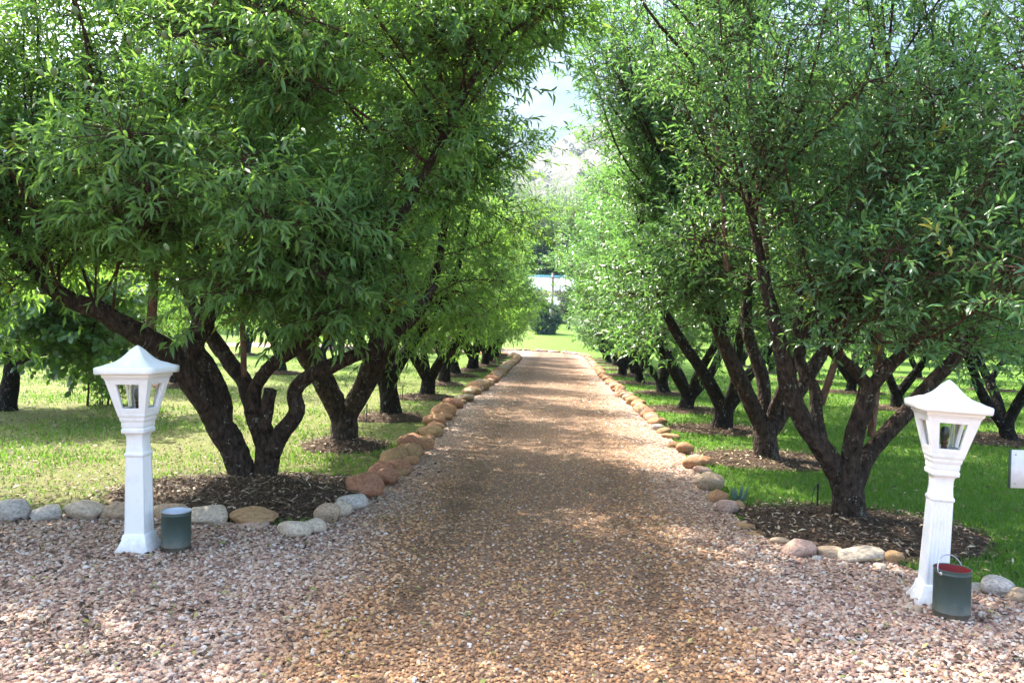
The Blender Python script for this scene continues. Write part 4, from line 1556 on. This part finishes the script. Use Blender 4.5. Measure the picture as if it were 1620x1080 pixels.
def lamp_post(px, py, rz, s, tilt, label, glass_label):
    g_ = G(px, py)
    root = empty('lamp_post', (g_.x, g_.y, 0), label, 'lamp post', 'white lamp posts at the mouth of the drive')
    root.rotation_euler = (tilt[0], tilt[1], rz)
    root.scale = (s, s, s)
    g = Geo()
    g.square_lathe([(0.128, -0.06), (0.126, 0.0), (0.118, 0.015), (0.098, 0.05), (0.084, 0.085), (0.078, 0.125), (0.070, 0.128)])
    bevel(g.build('plinth', MAT['white'], root))
    # fluted shaft
    g = Geo()
    def shaft_ring(h, z):
        pts = []
        nfl = 5
        for k in range(4):
            a = k * math.pi / 2
            ca, sa = math.cos(a), math.sin(a)
            xs_ = [-1.0, -0.82]
            prof = [(-1.0, 0)]
            w_ = 1.56 / nfl
            x0 = -0.78
            for f in range(nfl):
                fd = 0.0 if (k == 0 and px < 800) else 0.06
                prof += [(x0 + w_ * 0.18, 0), (x0 + w_ * 0.32, fd), (x0 + w_ * 0.68, fd), (x0 + w_ * 0.82, 0)]
                x0 += w_
            for (px_, dp) in prof:
                x, y = px_ * h, -h + dp * h
                pts.append([x * ca - y * sa, x * sa + y * ca, z])
        return pts
    rings = [shaft_ring(0.068, 0.120), shaft_ring(0.0665, 0.17), shaft_ring(0.060, 0.60), shaft_ring(0.0595, 0.645)]
    n = len(rings[0])
    V = [p for rg in rings for p in rg]
    F = [[i * n + k, i * n + (k + 1) % n, (i + 1) * n + (k + 1) % n, (i + 1) * n + k] for i in range(3) for k in range(n)]
    g.add(V, F)
    g.build('shaft', MAT['white'], root)
    g = Geo()
    g.square_lathe([(0.060, 0.636), (0.0655, 0.642), (0.0665, 0.652), (0.0645, 0.662), (0.0585, 0.668), (0.0545, 0.72), (0.055, 0.765), (0.060, 0.785), (0.072, 0.798)])
    bevel(g.build('neck', MAT['white'], root), 0.004)
    g = Geo()
    g.square_lathe([(0.072, 0.792), (0.077, 0.797), (0.079, 0.820), (0.074, 0.826), (0.073, 0.832), (0.077, 0.838), (0.077, 0.868), (0.081, 0.874), (0.084, 0.885), (0.086, 0.900)])
    bevel(g.build('collar', MAT['white'], root), 0.004)
    lan = lantern_frame(0.091, 0.146, 0.915, 1.150, (0.56, 0.962, 1.120))
    lo = bevel(lan.build('lantern_body', MAT['white'], root), 0.005)
    g = Geo()
    g.square_lathe([(0.083, 0.895), (0.091, 0.906), (0.0945, 0.930), (0.060, 0.934)])
    bevel(g.build('lantern_base', MAT['white'], root), 0.005)
    g = Geo()
    g.square_lathe([(0.120, 1.146), (0.149, 1.149), (0.151, 1.160), (0.160, 1.166), (0.163, 1.186), (0.12, 1.188)])
    bevel(g.build('cornice', MAT['white'], root), 0.004)
    # tented roof with a slab edge
    g = Geo()
    prof = [(0.12, 1.1845), (0.188, 1.187), (0.192, 1.197), (0.193, 1.222), (0.187, 1.228), (0.163, 1.236), (0.135, 1.249), (0.105, 1.266), (0.076, 1.289), (0.055, 1.314), (0.038, 1.338), (0.021, 1.357), (0.007, 1.370)]
    # subdivide the square rings so the corners can round slightly
    V, F = [], []
    m = 6
    for h, z in prof:
        for k in range(4):
            a = k * math.pi / 2
            ca, sa = math.cos(a), math.sin(a)
            for j in range(m):
                t = -1 + 2 * j / m
                x, y = t * h, -h * (1 - 0.02 * (1 - t * t) * (1 if z < 1.23 else 2.5))
                V.append([x * ca - y * sa, x * sa + y * ca, z + (0.006 * abs(t) ** 4 if 1.22 < z < 1.25 else 0)])
    n = 4 * m
    F = [[i * n + k, i * n + (k + 1) % n, (i + 1) * n + (k + 1) % n, (i + 1) * n + k] for i in range(len(prof) - 1) for k in range(n)]
    V.append([0, 0, 1.374])
    g.add(V, F, [[len(prof) * n, (len(prof) - 1) * n + k, (len(prof) - 1) * n + (k + 1) % n] for k in range(n)])
    g.build('roof_cap', MAT['white'], root, smooth=False)
    # glass jar with lamp inside
    g = Geo()
    g.lathe([(0.050, 0.936), (0.052, 0.95), (0.052, 1.10), (0.047, 1.115), (0.047, 1.145), (0.044, 1.145), (0.044, 1.115), (0.049, 1.10), (0.049, 0.95), (0.047, 0.94)], 24)
    jar = g.build('glass_jar', MAT['glass'], root, True)
    jar['label'] = glass_label
    g = Geo()
    g.lathe([(0.016, 0.936), (0.016, 0.985), (0.020, 0.99), (0.020, 1.0)], 14, cap=True)
    g.build('bulb_holder', MAT['rust'], root, True)
    g = Geo()
    g.lathe([(0.012, 1.0), (0.026, 1.03), (0.028, 1.05), (0.022, 1.075), (0.010, 1.088)], 16, cap=True)
    g.build('bulb', MAT['bulb'], root, True)
    return root


hl = G(221, 871)
lamp_post(221, 871, R(-1.5), 1.025, (R(0.2), R(-1.6), 0), 'white plaster lamp post on the left, beside the pale-lined green tin', 'dusty glass jar')
lamp_post(1473, 953, R(-7), 0.985, (R(0.5), R(2.3), 0), 'white plaster lamp post on the right, leaning beside the red-lined bucket', 'clear glass jar')


# ------------------------------------------------------------------ tins
def tin(px, py, w, h, label, inside_mat, handle, cat):
    g_ = G(px, py)
    root = empty('paint_tin' if not handle else 'bucket', (g_.x * (1 + w / 2 / g_.y), g_.y + w / 2, 0.012), label, cat)
    rr = w / 2
    g = Geo()
    g.lathe([(rr * 0.2, 0.003), (rr * 0.96, 0.003), (rr * 0.985, 0.01), (rr * 0.985, h * 0.12), (rr, h * 0.125), (rr, h * 0.135), (rr * 0.985, h * 0.14), (rr * 0.985, h * 0.9), (rr, h * 0.905), (rr, h * 0.915), (rr * 0.985, h * 0.92), (rr * 0.985, h * 0.985)], 36)
    body = g.build('tin_body', MAT['green_tin'], root, False)
    g = Geo()
    g.lathe([(rr * 1.0, h * 0.975), (rr * 1.025, h * 0.985), (rr * 1.025, h * 0.998), (rr * 1.0, h * 1.004), (rr * 0.965, h * 1.0), (rr * 0.955, h * 0.975)], 36)
    g.build('rim', MAT['green_tin' if handle else 'steel'], root, True)
    g = Geo()
    g.lathe([(rr * 0.955, h * 0.99), (rr * 0.95, h * 0.3), (rr * 0.9, h * 0.28), (0.001, h * 0.28)], 36)
    g.build('lining', MAT[inside_mat], root, True)
    if handle:
        g = Geo()
        pts = []
        for k in range(13):
            a = math.pi * k / 12
            # bail standing up, tipped back a little
            pts.append([-(rr * 1.03) * math.cos(a), 0.012 + 0.030 * math.sin(a), h * 0.93 + 0.085 * math.sin(a)])
        g.tube(pts, [0.0035] * 13, 7, 0.012)
        ob = g.build('handle', MAT['steel'], root, True)
        ob.rotation_euler = (0, 0, R(28))
        for sgn in (-1, 1):
            g = Geo()
            g.lathe([(0.001, 0.004), (0.009, 0.004), (0.011, 0.0)], 12)
            e = g.build('handle_ear', MAT['steel'], root, True)
            e.location = (sgn * rr * 1.0 * math.cos(R(28)), sgn * rr * 1.0 * math.sin(R(28)), h * 0.92)
            e.rotation_euler = (0, sgn * math.pi / 2, R(28))
    return root


s1 = G(278, 879).y / FPX
tin(278, 879, 47 * s1, 66 * s1, 'small green painted tin with pale inside, standing beside the left lamp post', 'white_tin', False, 'tin')
s1 = G(1504, 987).y / FPX
tin(1504, 987, 55 * s1, 77 * s1, 'green bucket with red inside and wire handle, standing beside the right lamp post', 'red_tin', True, 'bucket')

# ------------------------------------------------------------------ sign at the right edge
def sign():
    Yd = 5.3
    p0, p1 = P(1597, 711, Yd), P(1597, 771, Yd)
    hgt = p0.z - p1.z
    wid = 0.42
    x0, z1 = p1.x, p1.z
    root = empty('sign_board', (x0 + wid / 2, Yd, 0), 'blank white board on a post, cut off by the right edge of the picture', 'sign')
    g = Geo()
    g.box((0.006, 0, z1 + hgt / 2), (wid, 0.008, hgt))
    g.build('board', MAT['sign_white'], root)
    g = Geo()
    g.box((-wid / 2 + 0.002, 0.008, z1 + hgt / 2 - 0.002), (0.012, 0.012, hgt + 0.008))
    g.build('edge_strip', MAT['sign_edge'], root)
    for dx in (-1, 1):
        for dz in (0.12, 0.88):
            g = Geo()
            g.lathe([(0.005, 0), (0.005, 0.003), (0.001, 0.004)], 10)
            o = g.build('bolt', MAT['steel'], root)
            o.location = (0.006 + dx * (wid / 2 - 0.022), -0.004, z1 + hgt * dz)
            o.rotation_euler = (math.pi / 2, 0, 0)
    g = Geo()
    g.box((0.03, 0.028, (z1 + hgt) / 2 - 0.05), (0.045, 0.045, z1 + hgt + 0.06))
    g.build('post', MAT['pole'], root)


sign()


# ------------------------------------------------------------------ irrigation stakes
def stake(px, py, hpx, label):
    g_ = G(px, py)
    h = hpx * g_.y / FPX
    root = empty('sprinkler_stake', (g_.x, g_.y, 0), label, 'sprinkler', 'black irrigation stakes by the trees')
    g = Geo()
    g.lathe([(0.006, -0.03), (0.009, 0.0), (0.009, h * 0.86), (0.013, h * 0.88), (0.013, h * 0.95), (0.007, h)], 8, cap=True)
    g.build('spike', MAT['black_plastic'], root)
    g = Geo()
    g.tube([(0.010, 0, h * 0.8), (-0.02, 0.0, h * 0.85), (-0.045, 0, h * 0.5), (-0.06, 0, 0.012), (-0.12, 0.05, 0.01)], [0.0035] * 5, 6, 0.03)
    g.build('feed_hose', MAT['black_plastic'], root, True)


stake(1293, 802, 38, 'black irrigation stake at the edge of the right tree bed, by the forked trunk')
stake(1213, 728, 26, 'black irrigation stake in front of the second right tree')
stake(580, 668, 30, 'black irrigation stake beside the third left tree')
stake(637, 632, 24, 'black irrigation stake beside the fourth left tree')
stake(1384, 648, 20, 'black irrigation stake by the orchard tree between the pink-brown stems')


# ------------------------------------------------------------------ succulents
def aloe(px, py, n, L, label):
    g_ = G(px, py)
    root = empty('aloe_plant', (g_.x, g_.y, 0), label, 'plant')
    r = np.random.default_rng(7)
    for k in range(n):
        a = k * 2.4 + r.normal() * 0.2
        d = np.array([math.cos(a), math.sin(a), 0])
        ln = L * (0.75 + 0.4 * r.random())
        g = Geo()
        g.tube([d * 0.005, d * ln * 0.25 + [0, 0, ln * .3], d * ln * .42 + [0, 0, ln * .65], d * ln * .5 + [0, 0, ln]], [.014, .016, .011, .002], 6, 0.02)
        g.build('leaf', MAT['leaf_agave'], root, True)


aloe(1168, 797, 9, 0.16, 'small grey-green aloe among the right kerb stones')


def agave_bush(px, Y, wpx, hpx, label):
    p = P(px, 520, Y)
    z0 = float(gz(p.x, Y))
    root = empty('succulent_bush', (p.x, Y, z0), label, 'bush')
    r = np.random.default_rng(9)
    W = wpx * Y / FPX / 2
    H = hpx * Y / FPX
    g = Geo()
    for k in range(5):
        a = k * 1.3
        g.tube([[0.3 * W * math.cos(a) * .3, 0.3 * W * math.sin(a) * .3, -.1], [0.4 * W * math.cos(a), 0.4 * W * math.sin(a), H * .12]], [.16, .12], 7, 0.5)
    g.build('stem', MAT['bark_far'], root, True)
    heads = 34
    hd = rand_dir(heads, r)
    hd[:, 2] = np.clip(hd[:, 2] * 0.75 + 0.15, -0.5, 1)
    hp = hd * np.array([W * .66, W * .6, H * .55]) + [0, 0, H * .36]
    per = 70
    pos = np.repeat(hp, per, 0)
    D = unit(np.repeat(hd, per, 0) * 0.6 + rand_dir(heads * per, r) * 0.9 + [0, 0, .25])
    L_ = (0.6 + 0.4 * r.random(heads * per)) * W * 0.5
    V, Fs, k = leaf_mesh(LEAF4, pos, D, np.tile([[0, 0.2, 1.0]], (len(pos), 1)) + 0.3 * r.normal(size=(len(pos), 3)), L_, L_ * 0.18)
    o = obj_from('leaves', mesh_arrays('leaves', V, Fs, MAT['leaf_agave'], np.repeat(r.random(len(pos)), k)), root)
    o['kind'] = 'stuff'


agave_bush(862, 76, 54, 52, 'big rounded blue-green succulent bush on the far lawn')

# ------------------------------------------------------------------ far end: house, pole, trees, hill
def house():
    Y = 98.0
    p = P(884, 480, Y)
    z0 = float(gz(0, Y)) - 0.4
    root = empty('farmhouse', (p.x - 1.0, Y, z0), 'house with a pale sheet roof and teal ridge beyond the far lawn', 'house')
    top = P(884, 434, Y).z - z0
    eave = P(884, 460, Y).z - z0
    ver_t = P(884, 466, Y).z - z0
    ver_b = P(884, 484, Y).z - z0
    g = Geo()
    g.box((0, 5, eave / 2), (13.6, 9.6, eave - 0.05))
    g.build('wall', MAT['wall'], root)
    g = Geo()
    th = 0.12
    V = [[-7.4, -0.6, eave], [7.4, -0.6, eave], [7.4, 5, top], [-7.4, 5, top], [7.4, 10.6, eave], [-7.4, 10.6, eave]]
    V += [[x, y, z - th] for x, y, z in V]
    g.add(V, [[0, 1, 2, 3], [3, 2, 4, 5], [7, 6, 9, 8], [8, 9, 11, 10], [0, 6, 7, 1], [5, 4, 10, 11]], None)
    g.add([V[1], V[7], V[8], V[2], V[4], V[10]], [[0, 1, 2, 3], [3, 2, 5, 4]])
    g.add([V[0], V[3], V[9], V[6], V[5], V[11]], [[0, 1, 2, 3], [1, 4, 5, 2]])
    rf = g.build('roof', MAT['roof'], root)
    g = Geo()
    g.box((0, 5, top + 0.06), (14.9, 0.5, 0.22))
    g.build('ridge_cap', MAT['roof_trim'], rf)
    g = Geo()
    V = [[-7.6, -4.2, ver_b], [7.6, -4.2, ver_b], [7.6, 0.15, ver_t], [-7.6, 0.15, ver_t]]
    V += [[x, y, z - 0.1] for x, y, z in V]
    g.add(V, [[0, 1, 2, 3], [7, 6, 5, 4], [0, 4, 5, 1], [1, 5, 6, 2], [3, 2, 6, 7], [0, 3, 7, 4]])
    g.build('veranda_roof', MAT['roof'], root)
    for k in range(5):
        g = Geo()
        g.box((-7 + 3.5 * k, -3.9, ver_b / 2 - 0.05), (0.18, 0.18, ver_b - 0.1))
        g.build('veranda_post', MAT['sign_white'], root)
    for x in (-4.5, -1.2, 4.5):
        g = Geo()
        g.box((x, 0.18, 1.7), (1.5, 0.1, 1.4))
        w = g.build('window', MAT['sign_white'], root)
        g = Geo()
        g.box((x, 0.12, 1.7), (1.3, 0.06, 1.2))
        g.build('pane', MAT['window'], w)
    g = Geo()
    g.box((1.8, 0.17, 1.15), (1.0, 0.1, 2.1))
    g.build('door', MAT['pole'], root)


house()


def pole():
    Y = 88.0
    p = P(873, 500, Y)
    z0 = float(gz(0, Y))
    top = P(873, 432, Y).z
    root = empty('utility_pole', (p.x, Y, z0 - 0.2), 'grey timber utility pole in front of the far house', 'pole')
    g = Geo()
    h = top - z0 + 0.2
    g.lathe([(0.17, 0), (0.13, h)], 10, cap=True)
    g.build('mast', MAT['pole'], root, True)
    g = Geo()
    g.box((0, -0.17, h - 0.5), (1.5, 0.1, 0.12))
    g.build('cross_arm', MAT['pole'], root)


pole()

# a small tree on the far lawn, and taller trees round the house
FM = [model(81, 'leaf_far', 0, 0.9, 0.16, nb=44, ns=24, nl=9, L=0.26, W=0.11, tmpl=LEAF2, zmin=1.5, rad=(2.2, 2.2, 2.3), spread=0.5),
      model(82, 'leaf_scrub', 0, 0.9, 0.16, nb=40, ns=22, nl=9, L=0.26, W=0.10, tmpl=LEAF2, zmin=0.8, rad=(2.3, 2.2, 2.3), zc=3.2, spread=0.5)]
FM.append(model(83, 'leaf_far', 0, 1.6, 0.13, nb=60, ns=40, nl=9, L=0.14, W=0.05, tmpl=LEAF2, zmin=1.6, rad=(1.7, 1.7, 2.5), zc=4.3, spread=0.4, low=0.0))
p_ = P(938, 546, 60)
place(FM[0], p_.x, 60, 0.4, 0.62, 'small round-headed tree alone on the far lawn right of the drive', None, cat='tree')
p_ = P(896, 520, 82)
place(FM[1], p_.x + 0.3, 84, 0.4, (0.72, 0.86), 'brownish shrub beside the utility pole before the house', None, cat='shrub')
FARG = 'trees round the far house and on the slope'
rf_ = np.random.default_rng(77)
for k in range(64):
    x = rf_.uniform(-62, 66)
    y = rf_.uniform(66, 170)
    if k > 41:
        x, y = rf_.uniform(-60, -12) if k % 3 else rf_.uniform(14, 60), rf_.uniform(52, 84)
    if abs(x) < 8 and y < 112:
        y = rf_.uniform(115, 170)
    s = rf_.uniform(1.3, 2.4)
    place(FM[k % 2 if rf_.random() < 0.6 else 0], x, y, k * 1.1, s, 'tree of the loose wood beyond the far lawn', FARG, cat='tree')
for k, (px, y, s) in enumerate(((905, 112, 2.1), (868, 118, 1.9), (925, 104, 2.3), (840, 112, 2.1), (890, 135, 2.5), (860, 150, 2.6), (930, 140, 2.8), (800, 125, 3.0), (965, 120, 3.0))):
    p_ = P(px, 480, y)
    place(FM[2], p_.x, y, k * 2.1, (s * 1.1, s * 1.2), ['tall pale tree straight behind the far house', 'tall pale tree behind the pole', 'tall pale tree right of the far house', 'tall pale tree left of the far house', 'tallest pale tree farther behind the far house', 'pale tree farther back behind the utility pole', 'pale tree farther back, right of the far house', 'pale tree well left of the far house', 'pale tree well right of the far house'][k], FARG, cat='tree')


def mountain():
    xs = np.linspace(-900, 900, 121)
    ys = np.linspace(190, 1150, 70)
    X, Y = np.meshgrid(xs, ys)
    t = np.clip((Y - 190) / 420, 0, 1)
    ridge = 112 + 0.34 * np.clip(X, -160, 260) + 22 * np.sin(X * 0.012 + 1.0)
    Z = 4.0 + ridge * t ** 1.15
    Z += np.where(Y > 610, -(Y - 610) * 0.08, 0)
    nn = np.array([[noise.fractal(Vector((a * 0.012, b * 0.012, 0)), 1.0, 2.1, 5) for a in xs] for b in ys])
    Z += nn * 16 * np.clip(t * 2, 0, 1)
    Z = np.clip(Z, -1, 1000)
    V = np.stack([X, Y, Z], -1).reshape(-1, 3)
    nx, ny = len(xs), len(ys)
    i, j = np.meshgrid(np.arange(ny - 1), np.arange(nx - 1), indexing='ij')
    F = np.stack([i * nx + j, i * nx + j + 1, (i + 1) * nx + j + 1, (i + 1) * nx + j], -1).reshape(-1, 4)
    o = obj_from('mountain', mesh_arrays('mountain', V, F, MAT['hill'], smooth=True))
    tag(o, 'hazy rocky mountain slope at the end of the valley', kind='structure')
    # blue mountain beyond, heightened to stand in for the pale sky above it
    xs2 = np.linspace(-2300, 2300, 100)
    ys2 = np.linspace(1160, 3000, 44)
    X2, Y2 = np.meshgrid(xs2, ys2)
    t2 = np.clip((Y2 - 1160) / 1100, 0, 1)
    n2 = np.array([[noise.fractal(Vector((a * 0.0022 + 7, b * 0.0022, 0)), 1.0, 2.1, 6) for a in xs2] for b in ys2])
    Z2 = (850 + 60 * np.sin(X2 * 0.0016 + 0.5) + 0.05 * X2) * t2 ** 1.2 + n2 * 60 * np.clip(t2 * 2, 0, 1) - np.clip(Y2 - 2300, 0, None) * 0.1
    Z2 = np.clip(Z2, -1, 1100)
    V2 = np.stack([X2, Y2, Z2], -1).reshape(-1, 3)
    nx2, ny2 = len(xs2), len(ys2)
    i2, j2 = np.meshgrid(np.arange(ny2 - 1), np.arange(nx2 - 1), indexing='ij')
    F2 = np.stack([i2 * nx2 + j2, i2 * nx2 + j2 + 1, (i2 + 1) * nx2 + j2 + 1, (i2 + 1) * nx2 + j2], -1).reshape(-1, 4)
    o = obj_from('far_mountain', mesh_arrays('far_mountain', V2, F2, MAT['far_hill'], smooth=True))
    tag(o, 'pale blue mountain ridge fading into the sky', kind='structure')
    print('far mountain', Z2.max(), 'near', Z.max())
    # scrub on the slope
    r = np.random.default_rng(5)
    n = 900
    bx, by = r.uniform(-330, 330, n), r.uniform(200, 600, n)
    ix = np.clip(np.searchsorted(xs, bx) - 1, 0, nx - 2)
    iy = np.clip(np.searchsorted(ys, by) - 1, 0, ny - 2)
    fx = (bx - xs[ix]) / (xs[1] - xs[0])
    fy = (by - ys[iy]) / (ys[1] - ys[0])
    bz = Z[iy, ix] * (1 - fx) * (1 - fy) + Z[iy, ix + 1] * fx * (1 - fy) + Z[iy + 1, ix] * (1 - fx) * fy + Z[iy + 1, ix + 1] * fx * fy
    per = 26
    sz = r.uniform(1.4, 3.6, n)
    pos = np.repeat(np.stack([bx, by, bz + sz * 0.45], 1), per, 0)
    d = rand_dir(n * per, r) * np.repeat(sz, per)[:, None] * [1, 1, .8]
    pos = pos + d * (0.5 + 0.5 * r.random((n * per, 1)))
    D = rand_dir(n * per, r)
    N = unit(d) + 0.4 * r.normal(size=(n * per, 3))
    L_ = np.repeat(sz, per) * 0.55
    V, Fs, k = leaf_mesh(LEAF2, pos, D, N, L_, L_ * 0.9)
    o = obj_from('hillside_scrub', mesh_arrays('hillside_scrub', V, Fs, MAT['leaf_scrub'], np.repeat(np.repeat(r.random(n), per), k)))
    tag(o, 'olive scrub dotted over the mountain slope', kind='stuff')


mountain()

def haze():
    g = Geo()
    g.box((0, 1550, 555), (5000, 3300, 1116))
    m = bpy.data.materials.new('haze_air')
    m.use_nodes = True
    nt = m.node_tree
    nt.nodes.clear()
    out = nt.nodes.new('ShaderNodeOutputMaterial')
    v = nt.nodes.new('ShaderNodeVolumePrincipled')
    v.inputs['Color'].default_value = (0.48, 0.70, 1.0, 1)
    v.inputs['Density'].default_value = HAZE
    v.inputs['Anisotropy'].default_value = 0.2
    nt.links.new(v.outputs[0], out.inputs['Volume'])
    o = g.build('haze', m)
    tag(o, 'thin blue haze in the valley air', kind='stuff')


HAZE = 0.0002
haze()
tri = sum(sum(len(p.vertices) - 2 for p in m.polygons) if len(m.polygons) < 3000 else len(m.loops) - 2 * len(m.polygons) for m in bpy.data.meshes)
print('TRIANGLES', tri, 'OBJECTS', len(bpy.data.objects))
